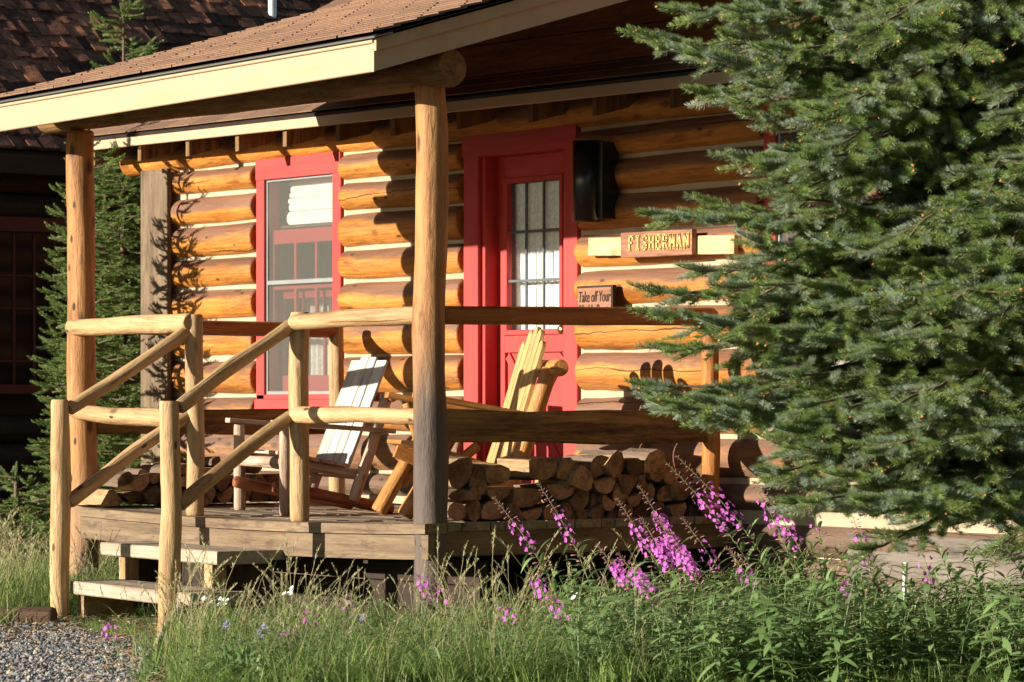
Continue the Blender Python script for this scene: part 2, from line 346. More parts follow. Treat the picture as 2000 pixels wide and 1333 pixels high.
# ------------------------------------------------------------------ roofs of single shingles
def tab_mesh(w, l, t, mat, jag=0, name='shingle'):
    b = MB(); k = .0
    j = [random.uniform(-jag, jag) for _ in range(4)]
    lo = [(0, j[0], 0), (w, j[1], 0), (w, l, 0), (0, l, 0)]; hi = [(.002, j[0]+.002, t), (w-.002, j[1]+.002, t), (w-.002, l, t), (.002, l, t)]
    b.add(lo+hi, [(3, 2, 1, 0), (4, 5, 6, 7), (0, 1, 5, 4), (1, 2, 6, 5), (2, 3, 7, 6), (3, 0, 4, 7)])
    return b.mesh(name, mat)
def shingle_roof(parent, O, A, U, length, up, tabw, expo, t, mat, name, jag=.004, wvar=0., tilt=.035, visible=None, lim=295, tv=0.):
    """courses of single tabs; the ones that show largest are objects, the rest one stuff part"""
    O, A, U = Vector(O), Vector(A).normalized(), Vector(U).normalized(); Nn = A.cross(U).normalized()
    if Nn.z < 0: Nn = -Nn
    meshes = {}
    cand = []
    nc = int(up/expo)
    for c in range(nc):
        x = -random.uniform(0, tabw)*.9-.0 if wvar else (-tabw/2 if c % 2 else 0)
        while x < length:
            wd = tabw*(1+random.uniform(-wvar, wvar)); wq = round(wd, 2) if wvar else tabw
            x0 = max(0, x); x1 = min(length, x+wq)
            if x1-x0 > .02: cand.append((c, x0, round(x1-x0, 3)))
            x += wq
    Ut = (U*math.cos(-tilt)+Nn*math.sin(-tilt)); Nt = (Nn*math.cos(-tilt)-U*math.sin(-tilt))
    def mat_of(c, x0):
        p = O+A*x0+U*(c*expo+random.uniform(-tv, tv))+Nn*(.012+expo*1.25*tilt)
        R = Matrix((A, Ut, Nt)).transposed()
        if R.determinant() < 0: pass
        R = R @ Matrix.Rotation(random.uniform(-.008, .008), 3, 'Z') @ Matrix.Rotation(random.uniform(-1, 1)*tv*10, 3, 'Y') @ Matrix.Rotation(random.uniform(-.2, 1)*tv*3, 3, 'X'); M = R.to_4x4(); M.translation = p; return M
    vis = []; rest = []
    for q in cand:
        p = O+A*(q[1]+q[2]/2)+U*(q[0]*expo); a, b = proj(p)
        (vis if (visible is None or visible(a, b)) else rest).append(q)
    rest = vis[lim:]+rest; vis = vis[:lim]
    for (c, x0, wd) in vis:
        key = (round(wd, 2), random.randint(0, 2))
        if key not in meshes: meshes[key] = tab_mesh(wd-.0015, expo*1.25, t, mat, jag, name)
        link(bpy.data.objects.new(name, meshes[key]), parent, mat_of(c, x0))
    if rest:
        b = MB()
        for (c, x0, wd) in rest:
            M = mat_of(c, x0); l = expo*1.25; w_ = wd-.004
            vs = [M @ Vector(q) for q in [(0, 0, 0), (w_, 0, 0), (w_, l, 0), (0, l, 0), (0, 0, t), (w_, 0, t), (w_, l, t), (0, l, t)]]
            b.add(vs, [(3, 2, 1, 0), (4, 5, 6, 7), (0, 1, 5, 4), (1, 2, 6, 5), (2, 3, 7, 6), (3, 0, 4, 7)])
        o = b.obj(name+'_field', mat, parent); o['kind'] = 'stuff'
def slab(name, mat, pts, th, parent, down=True):
    """thin solid from four corners, thickness below"""
    p = [Vector(q) for q in pts]; n = (p[1]-p[0]).cross(p[3]-p[0]).normalized()
    if n.z < 0: n = -n
    q = [a-n*th for a in p]; b = MB(); b.add(p+q, [(0, 1, 2, 3), (7, 6, 5, 4), (0, 4, 5, 1), (1, 5, 6, 2), (2, 6, 7, 3), (3, 7, 4, 0)])
    return b.obj(name, mat, parent)

# ------------------------------------------------------------------ log cabin
DC, DK, DT = 1.93, 1.99, 1.97      # depth of log crowns, chinking face, trim face
cabin = thing('log_cabin', 'orange log cabin with red framed windows and door behind the porch', 'cabin', (-2, 1.99, GZ))
XL = onY(287, 500, 1.95).x; XR = 4.2
rows = [(2.30, 2.12), (2.09, 1.95), (1.91, 1.755), (1.72, 1.545), (1.505, 1.34), (1.305, 1.13), (1.085, .885), (.85, .655), (.61, .425), (.385, .19), (.15, .03), (-.055, -.20), (-.225, -.37), (-.39, -.56)]
w1a, w1b = onY(500, 600, DT).x, onY(665, 600, DT).x
da, db = onY(905, 600, DT).x, onY(1127, 600, DT).x
w2a = onY(1491, 600, DT).x; w2b = w2a+(w1b-w1a)
WZ0, WZ1 = .535, 2.12
DZ1 = onY(918, 257, DT).z
opens = [(w1a, w1b, WZ0, WZ1), (da, db, -.02, DZ1), (w2a, w2b, WZ0, WZ1)]
def spans(z0, z1, x0, x1, gap=.0):
    cuts = sorted([(a, b) for (a, b, c, d) in opens if z1 > c+.03 and z0 < d-.06]); out = []; x = x0
    for a, b in cuts:
        if a-x > .05: out.append((x, a-gap))
        x = b+gap
    out.append((x, x1)); return out
for i, (zt, zb) in enumerate(rows):
    x0 = XL+.24 if i else onY(243, 320, DC+.05).x
    for (a, b) in spans(zb, zt, x0, XR, .018):
        h = (zt-zb)/2
        log('wall_log', M_WALL, (a, DC+.085, (zt+zb)/2+random.uniform(-.004, .004)), (b, DC+.085, (zt+zb)/2+random.uniform(-.004, .004)), h*1.15*random.uniform(.97, 1.03), h*1.15*random.uniform(.97, 1.03), cabin, n=24, wob=.035, rx=1., ry=.085/h/1.15, side=(0, 0, 1), endround=.25, step=.16)
    if i+1 < len(rows):
        zn = rows[i+1][0]
        for (a, b) in spans(zn+.0, zb, XL+.24, XR, 0.01):
            j = random.uniform(-.003, .003)
            blk('chinking', M_CHINK, (a, DK+j, zn-.045), (b, DK+.10, zb+.045), cabin)
blk('sill_board', wood('grey_sill_board_wood', (.12, .098, .08), (.23, .195, .16), rough=.8, knots=.4, crack=False), (.9, DC+.0, -.56), (XR, DC+.05, -.07), cabin)
# filler under window, side and back walls, dark rooms
for (a, b, c, d) in (opens[0], opens[2]): blk('chinking', M_CHINK, (a-.01, DK+.004, .40), (b+.01, DK+.1, c+.02), cabin)
blk('corner_board', M_RIM, (XL, 1.90, GZ), (onY(326, 500, 1.90).x, 1.935, 2.12), cabin)
blk('corner_board', M_CEIL, (onY(327, 500, 1.95).x, 1.965, GZ), (XL+.27, 2.0, 2.1), cabin)
for i, (zt, zb) in enumerate(rows[1:]):
    h = (zt-zb)/2; log('wall_log', M_WALL, (XL+.1, 1.96, (zt+zb)/2), (XL+.1, 6.9, (zt+zb)/2), h*1.15, h*1.15, cabin, n=10, wob=.02, rx=1, ry=1, side=(0, 0, 1), step=.8)
blk('back_wall', M_CEIL, (XL, 6.9, GZ), (XR, 7.0, 2.9), cabin)
blk('side_wall', M_CEIL, (XR-.05, 2.1, GZ), (XR+.02, 6.9, 2.9), cabin)
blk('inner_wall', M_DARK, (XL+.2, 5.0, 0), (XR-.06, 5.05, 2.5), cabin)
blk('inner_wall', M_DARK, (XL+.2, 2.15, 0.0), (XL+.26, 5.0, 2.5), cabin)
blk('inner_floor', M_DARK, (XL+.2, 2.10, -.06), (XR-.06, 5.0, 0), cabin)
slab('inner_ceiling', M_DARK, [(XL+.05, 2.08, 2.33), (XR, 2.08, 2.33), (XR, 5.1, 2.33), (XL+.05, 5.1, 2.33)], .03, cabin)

def curtain(a, b, z0, z1, y, parent, amp=.018, wl=.07):
    bm = MB(); n = int((b-a)/.008); vs = []; fs = []
    for j in range(7):
        z = z0+(z1-z0)*j/6
        for i in range(n+1):
            x = a+(b-a)*i/n; vs.append((x, y+amp*math.sin(x/wl*6.28+.6*math.sin(x*9)+.25*j)*(.6+.4*math.sin(x*23)), z+(.01*math.sin(x*60) if j == 0 else 0)))
    for j in range(6):
        for i in range(n): fs.append((j*(n+1)+i, j*(n+1)+i+1, (j+1)*(n+1)+i+1, (j+1)*(n+1)+i))
    bm.add(vs, fs, True); o = bm.obj('curtain', M_CURT, parent); return o
def window(a, b, z0, z1, first):
    root = bpy.data.objects.new('window', None); link(root, cabin, Matrix.Translation(((a+b)/2, DT, z0)))
    tw = .09; y = DT
    blk('casing', M_RED, (a, y, z0+.07), (a+tw, y+.12, z1-.13), root); blk('casing', M_RED, (b-tw, y, z0+.07), (b, y+.12, z1-.13), root)
    blk('head_casing', M_RED, (a, y-.004, z1-.13), (b, y+.12, z1), root)
    blk('sill', M_RED, (a, y-.012, z0), (b, y+.12, z0+.07), root)
    blk('sill', M_RED, (a+.01, y+.0, z0+.07), (b-.01, y+.12, z0+.10), root)
    ia, ib, iz0, iz1 = a+tw, b-tw, z0+.10, z1-.13; s = .016; ys = y+.018
    for (p, q) in (((ia, ys, iz0), (ia+s, ys+.02, iz1)), ((ib-s, ys, iz0), (ib, ys+.02, iz1)), ((ia+s, ys, iz0), (ib-s, ys+.02, iz0+s*1.4)), ((ia+s, ys, iz1-s), (ib-s, ys+.02, iz1))):
        blk('storm_frame', M_METAL, p, q, root)
    zm = .575+(790-553)/310.
    blk('storm_frame', M_METAL, (ia+s, ys-.002, zm-.014), (ib-s, ys+.02, zm+.014), root)
    g = MB(); g.box((ia+s, ys+.010, iz0+s), (ib-s, ys+.013, iz1-s)); g.obj('fly_screen', M_SCREEN, root)
    # jambs
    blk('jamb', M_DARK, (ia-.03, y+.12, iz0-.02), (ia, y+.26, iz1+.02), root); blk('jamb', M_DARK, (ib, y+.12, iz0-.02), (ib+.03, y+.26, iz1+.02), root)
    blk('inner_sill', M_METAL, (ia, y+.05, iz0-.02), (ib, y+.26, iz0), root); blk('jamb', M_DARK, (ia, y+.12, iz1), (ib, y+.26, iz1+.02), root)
    def sash(zz0, zz1, yy, top, bot):
        m = .035
        blk('sash_rail', M_REDD, (ia, yy, zz1-top), (ib, yy+.03, zz1), root); blk('sash_rail', M_REDD, (ia, yy, zz0), (ib, yy+.03, zz0+bot), root)
        blk('sash_stile', M_REDD, (ia, yy+.001, zz0+bot), (ia+m, yy+.029, zz1-top), root); blk('sash_stile', M_REDD, (ib-m, yy+.001, zz0+bot), (ib, yy+.029, zz1-top), root)
        w_ = (ib-ia-2*m)
        for k in (1, 2): blk('muntin', M_REDD, (ia+m+w_*k/3-.012, yy+.004, zz0+bot), (ia+m+w_*k/3+.012, yy+.026, zz1-top), root)
        for k in range(3):
            q = MB(); q.box((ia+m+w_*k/3+.012*(k > 0), yy+.013, zz0+bot), (ia+m+w_*(k+1)/3-.012*(k < 2), yy+.017, zz1-top)); q.obj('pane', M_GLASS, root)
    P = 308.
    zt = EYE+(790-452)/P; z1_ = EYE+(790-565)/P; z2_ = EYE+(790-650)/P
    sash(z1_-.3, zt, y+.055, .09, .035)
    sash(iz0+.012, z2_+.27, y+.115, .06, .11)
    blk('muntin', M_REDD, (ia+.03, y+.058, z1_-.01), (ib-.03, y+.08, z1_+.02), root)
    curtain(ia+.03, ib+.25, iz0-.05, z1_-.02, y+.29, root)
    curtain(ia-.02, ia+.22, z1_-.02, iz1+.05, y+.50, root).data.materials[0] = M_DRAPE
    return root
window(w1a, w1b, WZ0, WZ1, True)
window(w2a, w2b, WZ0, WZ1, False)
# folded linen behind the top of the left window
lin = thing('folded_linen_stack', 'tall stack of white folded linen behind the upper panes of the left window', 'linen', (w1b-.2, DT+.4, 1.6))
zz = EYE+(790-449)/302.
blk('shelf', M_DARK, (w1a+.09, DT+.105, zz-.02), (w1b+.3, DT+.60, zz-.003), lin)
xl0 = onY(560, 430, DT+.12).x
for k, (h, dx) in enumerate([(.085, 0), (.050, .02), (.033, .012), (.035, .03), (.04, .045), (.03, .04), (.035, .058), (.035, .05), (.045, .035), (.03, .04)]):
    bm = MB(); n = 10; prof = [(math.cos(t)*h*.5, math.sin(t)*h*.48) for t in [math.pi/2+math.pi*i/n for i in range(n+1)]]
    vs = []; x0_ = xl0+dx+h*.5
    for X in (0, 1):
        pass
    # rounded fold at the left end, soft wavy length
    secs = 8; ring = [(-abs(c) if False else c, s_) for c, s_ in prof]
    vs = []
    for j in range(secs+1):
        yy = DT+.12+.34*j/secs
        for (c, s_) in ring: vs.append((x0_+c+.004*math.sin(j*1.3+k), yy, zz+h*.5+s_+.002*math.sin(j*2+k*3)))
        vs.append((x0_+.75, yy, zz)); vs.append((x0_+.75, yy, zz+h*.97))
    m_ = n+3; fs = []
    for j in range(secs):
        for i in range(m_): fs.append((j*m_+i, j*m_+(i+1) % m_, (j+1)*m_+(i+1) % m_, (j+1)*m_+i))
    bm.add(vs, fs, False); bm.add(vs[:m_], [tuple(range(m_))]); bm.obj('folded_sheet', M_TOWEL, lin); zz += h

# door
door = bpy.data.objects.new('door', None); link(door, cabin, Matrix.Translation(((da+db)/2, DT, 0)))
tl = onY(933, 600, DT).x; tr = onY(1100, 600, DT).x
zh = EYE+(790-288)/351.
blk('door_casing', M_RED, (da, DT, 0), (tl, DT+.13, zh), door); blk('door_casing', M_RED, (tr, DT, 0), (db, DT+.13, zh), door)
blk('door_casing', M_RED, (da, DT-.01, zh), (db, DT+.13, DZ1), door)
blk('door_jamb', M_RED, (tl-.002, DT+.03, 0), (tl+.03, DT+.16, zh), door)
blk('door_jamb', M_RED, (tr-.02, DT+.02, 0), (tr+.002, DT+.16, zh), door)
blk('threshold', M_DECK, (da, DT-.04, -.01), (db, DT+.2, .025), door)
LY = DT+.125
la, lb = tl+.03, tr-.0+.10
ga, gb = onY(992, 500, LY).x, onY(1094, 500, LY).x
gz0, gz1 = EYE+(790-641)/349., EYE+(790-346)/349.
blk('door_stile', M_RED, (la, LY, .03), (ga-.03, LY+.045, zh), door); blk('door_stile', M_RED, (gb+.03, LY, .03), (lb, LY+.045, zh), door)
blk('door_rail', M_RED, (ga-.03, LY, gz1+.03), (gb+.03, LY+.045, zh), door)
blk('door_rail', M_RED, (ga-.03, LY, gz0-.13), (gb+.03, LY+.045, gz0-.03), door)
blk('door_rail', M_RED, (ga-.03, LY, .03), (gb+.03, LY+.045, .18), door)
blk('door_panel', M_RED, (ga-.03, LY+.02, .18), (gb+.03, LY+.04, gz0-.13), door)
for (p, q) in (((ga-.01, .20), (gb+.01, gz0-.15)), ((ga-.01, gz0-.15), (gb+.01, .20))):
    board('door_cross_brace', M_RED, (p[0], LY+.012, p[1]), (q[0], LY+.012+.002*(p[1] > .3), q[1]), .05, .016, (1, 0, 1), door)
for (a, b) in (((ga-.03, LY-.012, gz0-.03), (gb+.03, LY+.03, gz0)), ((ga-.03, LY-.012, gz1), (gb+.03, LY+.03, gz1+.03)), ((ga-.03, LY-.010, gz0), (ga, LY+.03, gz1)), ((gb, LY-.010, gz0), (gb+.03, LY+.03, gz1))):
    blk('glazing_bead', M_RED, a, b, door)
g = MB(); g.box((ga, LY+.018, gz0), (gb, LY+.022, gz1)); g.obj('glass_pane', M_GLASS, door)
for k in (1, 2): blk('muntin', M_MUNT, (ga+(gb-ga)*k/3-.008, LY+.004, gz0), (ga+(gb-ga)*k/3+.008, LY+.017, gz1), door)
for k in (1, 2): blk('muntin', M_MUNT, (ga, LY+.002, gz0+(gz1-gz0)*k/3-.008), (gb, LY+.015, gz0+(gz1-gz0)*k/3+.008), door)
curtain(ga-.05, gb+.08, gz0-.05, gz1+.0, LY+.07, door, .012, .05)
k_ = onY(1100, 644, LY-.04); bm = MB(); bm.tube([k_+Vector((0, d, 0)) for d in (-.03, -.028, -.02, -.008, 0, .01, .02, .04)], [.008, .018, .026, .029, .026, .016, .010, .024], 14); bm.obj('door_knob', M_BRASS, door)

# main roof
ME = 1.61; mz = .5
eL, eR = onY(140, 298, ME), onY(2100, 90, ME)
sl_e = (eR.z-eL.z)/(eR.x-eL.x)
mroof = bpy.data.objects.new('main_roof', None); link(mroof, cabin, Matrix.Translation((eL.x, ME, eL.z)))
def ez(x): return eL.z+(x-eL.x)*sl_e
xr_ = XR+.4
fh = .075
board('fascia_board', M_FASC, (eL.x, ME+.01, ez(eL.x)+fh/2), (xr_, ME+.01, ez(xr_)+fh/2), fh, .022, (0, 0, 1), mroof)
Us = Vector((0, 1, mz)).normalized(); As = Vector((1, 0, sl_e)).normalized()
o1 = Vector((eL.x-.02, ME-.012, ez(eL.x)+fh)); Lr = xr_-eL.x
slab('roof_deck', M_BURN_SHADE, [o1, o1+As*Lr, o1+As*Lr+Us*3.3, o1+Us*3.3], .018, mroof)
ridge = o1+Us*3.3; Ub = Vector((0, 1, -mz)).normalized()
slab('roof_deck', M_SHIN, [ridge+Vector((0, .0, .02)), ridge+As*Lr+Vector((0, 0, .02)), ridge+As*Lr+Ub*3.2, ridge+Ub*3.2], .03, mroof)
shingle_roof(mroof, o1, As, Us, Lr, 3.3, .305, .125, .006, M_SHIN, 'shingle', .004, tilt=.03, visible=lambda a, b: b > 95 and a < 2020 and b < 300)
for px, py in [(280, 1), (374, 1), (471, 1), (564, 1), (668, 1), (775, 1), (904, 1), (1045, 1), (1170, 1), (1322, 1), (1459, 1), (1610, 1), (1760, 1), (1930, 1), (190, 1)]:
    x = onY(px, 250, ME+.06).x; z = ez(x)+fh-.018
    bm = MB(); y0 = ME+.03
    prof = [(y0, z+.0), (y0, z-.155), (y0+.22, z-.10), (2.15, z+(2.15-y0)*mz-.13), (2.15, z+(2.15-y0)*mz-.005)]
    prof[0] = (y0, z-.004)
    vs = [(x-.02, a, b) for a, b in prof]+[(x+.02, a, b) for a, b in prof]
    bm.add(vs, [(0, 1, 2, 3, 4), (9, 8, 7, 6, 5)]+[(i, (i+1) % 5, (i+1) % 5+5, i+5) for i in range(5)]); bm.obj('rafter', M_BEAM, mroof)
slab('gable_infill', M_CEIL, [(XL, 2.1, 2.2), (XR, 2.1, 2.2), (XR, 2.1001, 2.45), (XL, 2.1001, 2.45)], .03, cabin)

# ------------------------------------------------------------------ porch
porch = thing('porch', 'peeled log porch with brown shingled roof and weathered plank deck', 'porch', (-1.7, .9, GZ))
def sag(x): return -.030*max(0, 1-((x+1.55)/1.75)**2)
deck = bpy.data.objects.new('deck', None); link(deck, porch, Matrix.Translation((-1.7, .9, 0)))
DXL, DXR, DY0 = onY(152, 1000, -.1).x, .085, -.10
def deckboard(y0, y1, zt, zb, mat, name, x0=DXL, x1=DXR, jit=0):
    n = 14; vs = []; fs = []; c = .004
    x1 += random.uniform(-jit, jit)
    for i in range(n+1):
        x = x0+(x1-x0)*i/n; s = sag(x)
        for (y, z) in ((y0, zb), (y0, zt-c), (y0+c, zt), (y1-c, zt), (y1, zt-c), (y1, zb)): vs.append((y, z+s, x))
    for i in range(n):
        for j in range(6): fs.append((i*6+j, i*6+(j+1) % 6, (i+1)*6+(j+1) % 6, (i+1)*6+j))
    b = MB(); b.add(vs, fs); b.add(vs[:6], [tuple(range(6))]); b.add(vs[-6:], [tuple(range(6))[::-1]])
    M = Matrix(((0, 0, 1, 0), (1, 0, 0, 0), (0, 1, 0, 0), (0, 0, 0, 1)))
    return b.obj(name, mat, deck, M)
deckboard(DY0, DY0+.135, 0, -.05, M_RIM, 'nosing_board')
y = DY0+.142
while y < 1.88:
    deckboard(y, y+.082, random.uniform(-.002, .002), -.04, M_DECK, 'deck_board', jit=.008); y += .088
deckboard(DY0+.02, DY0+.058, -.053, -.175, M_RIM, 'rim_joist')
blk('rim_joist', M_RIM, (DXR-.05, DY0+.06, -.17), (DXR-.012, 1.9, -.042), deck)
blk('rim_joist', M_RIM, (DXL+.01, DY0+.06, -.19), (DXL+.05, 1.9, -.05), deck)
for x in (-2.9, -2.3, -1.7, -1.1, -.5): blk('joist', M_BURN_SHADE, (x-.02, DY0+.06, -.22), (x+.02, 1.9, -.075), deck)  # joists blackened, the shade below the deck is in their colour
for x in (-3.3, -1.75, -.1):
    for y in (1.0, 1.75): log('pier_log', M_BURN_SHADE, (x, y, GZ-.1), (x, y, -.17), .07, parent=deck)  # piers take the same black in place of real shade
for k in range(3): blk('shade_skirt_board', M_BURN_SHADE, (DXL+.05, .30+.002*k, -.20-.13*k-.125), (DXR-.06, .325+.002*k, -.20-.13*k), deck)  # dark boards added to stand in for the shade under the deck
# posts
pr = onY(842, 1000, 0).x; pl = onY(163, 1000, 0).x
PA = log('corner_post', M_POST, (0.0, 0, GZ-.1), (-.012, 0, 2.135), .086, .077, porch, n=20, wob=.09)
PA['label'] = 'grey-black weathered lower half, orange above'
log('corner_post', M_POST2, (onY(165, 1000, 0).x, 0, GZ-.1), (onY(160, 300, 0).x-.02, 0, 2.13), .084, .078, porch, n=20, wob=.07)
x378, x585 = onY(381, 1000, 0).x, onY(586, 1000, 0).x
log('rail_post', M_RAIL, (x378, .0, sag(x378)), (x378, .0, 1.06), .050, .047, porch, wob=.13)
log('rail_post', M_RAIL, (x585, .0, sag(x585)), (x585-.005, .0, 1.05), .052, .049, porch, wob=.13)
yb1, yb2 = onX(657, 700, -3.36).y, onX(1387, 700, 0).y
log('rail_post', M_RAIL, (-3.36, yb1, 0), (-3.36, yb1, 1.06), .048, .046, porch)
log('rail_post', M_RAIL_SHADE, (0, yb2, 0), (0, yb2, 1.06), .048, .046, porch)  # this post gets the shaded rail tone so it looks unlit
# rails
log('top_rail', M_RAIL, (x585+.00, -.035, onY(580, 630, 0).z), (-.06, -.01, onY(805, 617, 0).z), .041, .047, porch)
log('lower_rail', M_RAIL, (x585+.0, -.035, onY(580, 811, 0).z), (-.06, -.01, onY(808, 812, 0).z), .043, .041, porch)
log('top_rail', M_RAIL, (pl+.05-.09, -.05, 1.015), (x378+.02, -.045, 1.01), .050, .052, porch)
log('lower_rail', M_RAIL, (pl-.02, -.055, .535), (onY(330, 820, -.05).x+.08, -.05, .49), .046, .050, porch)
log('top_rail', M_RAIL_SHADE, (0, .05, 1.012), (0, yb2+.02, 1.03), .046, .047, porch, wob=.03)
log('top_rail', M_RAIL_SHADE, (-3.36, .03, 1.02), (-3.36, yb1+.02, 1.02), .045, .044, porch, wob=.03)
board('slab_rail', M_SLAB, (-.0, .07, .468), (-.0, yb2+.04, .455), .165, .045, (0, 0, 1), porch, wob=.012, c=.012)
board('slab_rail', M_SLAB, (-3.33, .07, .475), (-3.33, yb1+.02, .475), .150, .045, (0, 0, 1), porch, wob=.012, c=.012)
# stair
nR, nL = onY(331, 1237, -.84), onY(118, 1212, -.84)
log('newel_post', M_RAIL, (nR.x, -.84, GZ-.12), (nR.x-.0, -.84, .592), .056, .051, porch, wob=.15)
log('newel_post', M_RAIL, (nL.x, -.84, GZ-.12), (nL.x-.0, -.84, .60), .051, .050, porch, wob=.15)
def hr(n, z0, x1, z1, r=.037): log('handrail', M_RAIL, (n.x+.02, -.80, z0), (x1-.02, -.03, z1), r, r*.98, porch, wob=.16)
hr(nR, .555, x585, .985); hr(nR, .075, x585, .515); hr(nL, .545, x378, .985); hr(nL, .06, x378, .52)
st = bpy.data.objects.new('steps', None); link(st, porch, Matrix.Translation((-1.7, -.5, GZ)))
u0, u1 = onY(197, 1060, -.50).x, onY(421, 1080, -.52).x
board('tread', M_TREAD, (u0, -.345, -.195), (u1, -.355, -.205), .31, .068, (0, 1, 0), st, c=.006, wob=.004)
l0, l1 = onY(137, 1135, -.80).x, onY(372, 1160, -.80).x
board('tread', M_TREAD, (l0, -.64, -.385), (l1+.04, -.665, -.395), .32, .068, (0, 1, 0), st, c=.006, wob=.004)
board('tread', M_TREAD, (u0+.05, -.055-.02, -.20), (u1-.05, -.06-.02, -.20), .20, .05, (0, 1, 0), st)
for (px, y, w_, z1, z0) in ((238, -.47, .06, -.23, -.42), (406, -.49, .075, -.24, -.44)):
    x = onY(px, 1110, y).x; blk('riser_leg', M_LEGW, (x-w_/2, y, z0), (x+w_/2, y+.09, z1), st)
for (px, y, w_) in ((158, -.76, .06), (330, -.76, .06)):
    x = onY(px, 1180, y).x; blk('riser_leg', M_LEGW, (x-w_/2, y, GZ-.05), (x+w_/2, y+.30, -.42), st)
for x in (u0+.12, u1-.15): blk('stringer', M_TIMB, (x, -.40, GZ-.05), (x+.04, -.09, -.235), st)
# beam, roof
proof = bpy.data.objects.new('porch_roof', None); link(proof, porch, Matrix.Translation((-1.7, 0, 2.2)))
bz = onY(885, 131, 0)
log('beam_log', M_BEAM, (onY(92, 262, 0).x, 0, onY(92, 250, 0).z+.05), (bz.x-.005, 0, bz.z-.005), .085, .095, proof, n=22, wob=.03)
XRK = .25; OV = -.515
c0 = onX(731, 140, XRK); OV = c0.y
zR = c0.z; zL = onY(0, 257, OV); slopx = (zR-zL.z)/(XRK-zL.x)
XLK = -3.58
def pz(x): return zR+(x-XRK)*slopx
FH = onX(729, 84, XRK).z-zR
SL = .29
board('fascia_board', M_FASC, (XLK, OV+.012, pz(XLK)+FH/2), (XRK-.022, OV+.012, pz(XRK)+FH/2), FH, .022, (0, 0, 1), proof)
board('drip_trim', M_FASC, (XLK, OV+.004, pz(XLK)+FH+.012), (XRK-.003, OV+.004, pz(XRK)+FH+.012), .026, .03, (0, 0, 1), proof)
UP = 4.5
Up_ = Vector((0, 1, SL)).normalized(); Ap = Vector((1, 0, slopx)).normalized(); Lp = (XRK-XLK)
for X, sgn in ((XRK, -1), (XLK, 1)):
    zc = pz(X)
    a = Vector((X+sgn*.011, OV-.002, zc)); e = a+Vector((0, UP, UP*SL))
    bm = MB(); hx = .011
    top = .5*FH
    vs = []
    for xx in (-hx, hx):
        for q in (a, e):
            vs += [q+Vector((xx, 0, 0)), q+Vector((xx, 0, FH+.012))]
    bm.add(vs, [(0, 1, 3, 2), (4, 6, 7, 5), (0, 4, 5, 1), (2, 3, 7, 6), (0, 2, 6, 4), (1, 5, 7, 3)])
    bm.obj('rake_board', M_FASC, proof)
    bm = MB(); vs = []
    for xx in (0.012, .03):
        for q in (a+Vector((0, -.0, FH*.72)), e+Vector((0, 0, FH*.72))):
            vs += [q+Vector((-sgn*xx, 0, 0)), q+Vector((-sgn*xx, 0, FH*.28+.02))]
    bm.add(vs, [(0, 1, 3, 2), (4, 6, 7, 5), (0, 4, 5, 1), (2, 3, 7, 6), (0, 2, 6, 4), (1, 5, 7, 3)]); bm.obj('rake_trim', M_FASC, proof)
o2 = Vector((XLK-.03, OV-.02, pz(XLK)+FH+.026)); L2 = Lp+.075
slab('drip_edge', M_DRIP, [o2-Vector((0, .012, 0)), o2+Ap*L2-Vector((0, .012, 0)), o2+Ap*L2+Up_*.1, o2+Up_*.1], .008, proof)
slab('roof_deck', M_BURN_SHADE, [o2+Vector((0, 0, .006)), o2+Ap*L2+Vector((0, 0, .006)), o2+Ap*L2+Up_*(UP+.05)+Vector((0, 0, .006)), o2+Up_*(UP+.05)+Vector((0, 0, .006))], .005, proof)
shingle_roof(proof, o2+Vector((0, -.01, .002)), Ap, Up_, L2, UP, .30, .135, .010, M_SHIN, 'shingle', .011, tilt=.045, visible=lambda a, b: b > -15 and a < 1000)
# ceiling boards running along the beam
yy = OV+.03
while yy < 3.6:
    zz0 = (yy-OV)*SL+.105; 
    wv_ = .235 if yy > .4 else .14
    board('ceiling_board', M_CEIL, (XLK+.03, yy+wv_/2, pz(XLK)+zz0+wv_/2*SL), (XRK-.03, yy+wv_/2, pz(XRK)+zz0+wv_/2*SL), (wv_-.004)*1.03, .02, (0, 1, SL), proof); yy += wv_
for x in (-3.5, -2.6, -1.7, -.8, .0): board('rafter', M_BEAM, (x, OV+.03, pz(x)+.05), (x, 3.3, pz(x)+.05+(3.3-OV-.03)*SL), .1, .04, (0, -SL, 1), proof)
# infill boards above the main eave
yi = 1.86; z = ez(-1)+fh+(yi-ME)*mz+.0
k = 0; zz = z
while zz < z+.30:
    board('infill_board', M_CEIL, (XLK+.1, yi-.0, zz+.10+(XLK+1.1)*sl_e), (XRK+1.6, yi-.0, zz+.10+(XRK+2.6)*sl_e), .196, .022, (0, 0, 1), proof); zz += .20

# ------------------------------------------------------------------ wall sconce, signs
p0 = onY(1150, 432, DC-.08); ztop = EYE+(790-272)/360.
sc = thing('wall_sconce', 'tall black metal cylinder sconce on the logs right of the red door', 'lamp', p0)
bm = MB(); r = .088; n = 28; vs = []; zs = [p0.z, p0.z+.006, ztop]
for z in (p0.z, ztop):
    for rr in (r, r-.006):
        for i in range(n): vs.append((p0.x+math.cos(6.2832*i/n)*rr, p0.y+math.sin(6.2832*i/n)*rr, z))
fs = []
for i in range(n):
    j = (i+1) % n; fs += [(i, j, 2*n+j, 2*n+i), (n+i, 3*n+i, 3*n+j, n+j), (i, n+i, n+j, j), (2*n+i, 2*n+j, 3*n+j, 3*n+i)]
bm.add(vs, fs, True); bm.obj('shade', M_BLACK, sc)
bm = MB(); bm.tube([(p0.x, p0.y, ztop-.004), (p0.x, p0.y, ztop+.002)], r-.002, n); bm.obj('cap', M_BLACK, sc)
blk('back_box', M_BLACK, (p0.x+.02, p0.y-.01, p0.z+.01), (p0.x+.125, DC+.03, ztop-.01), sc)
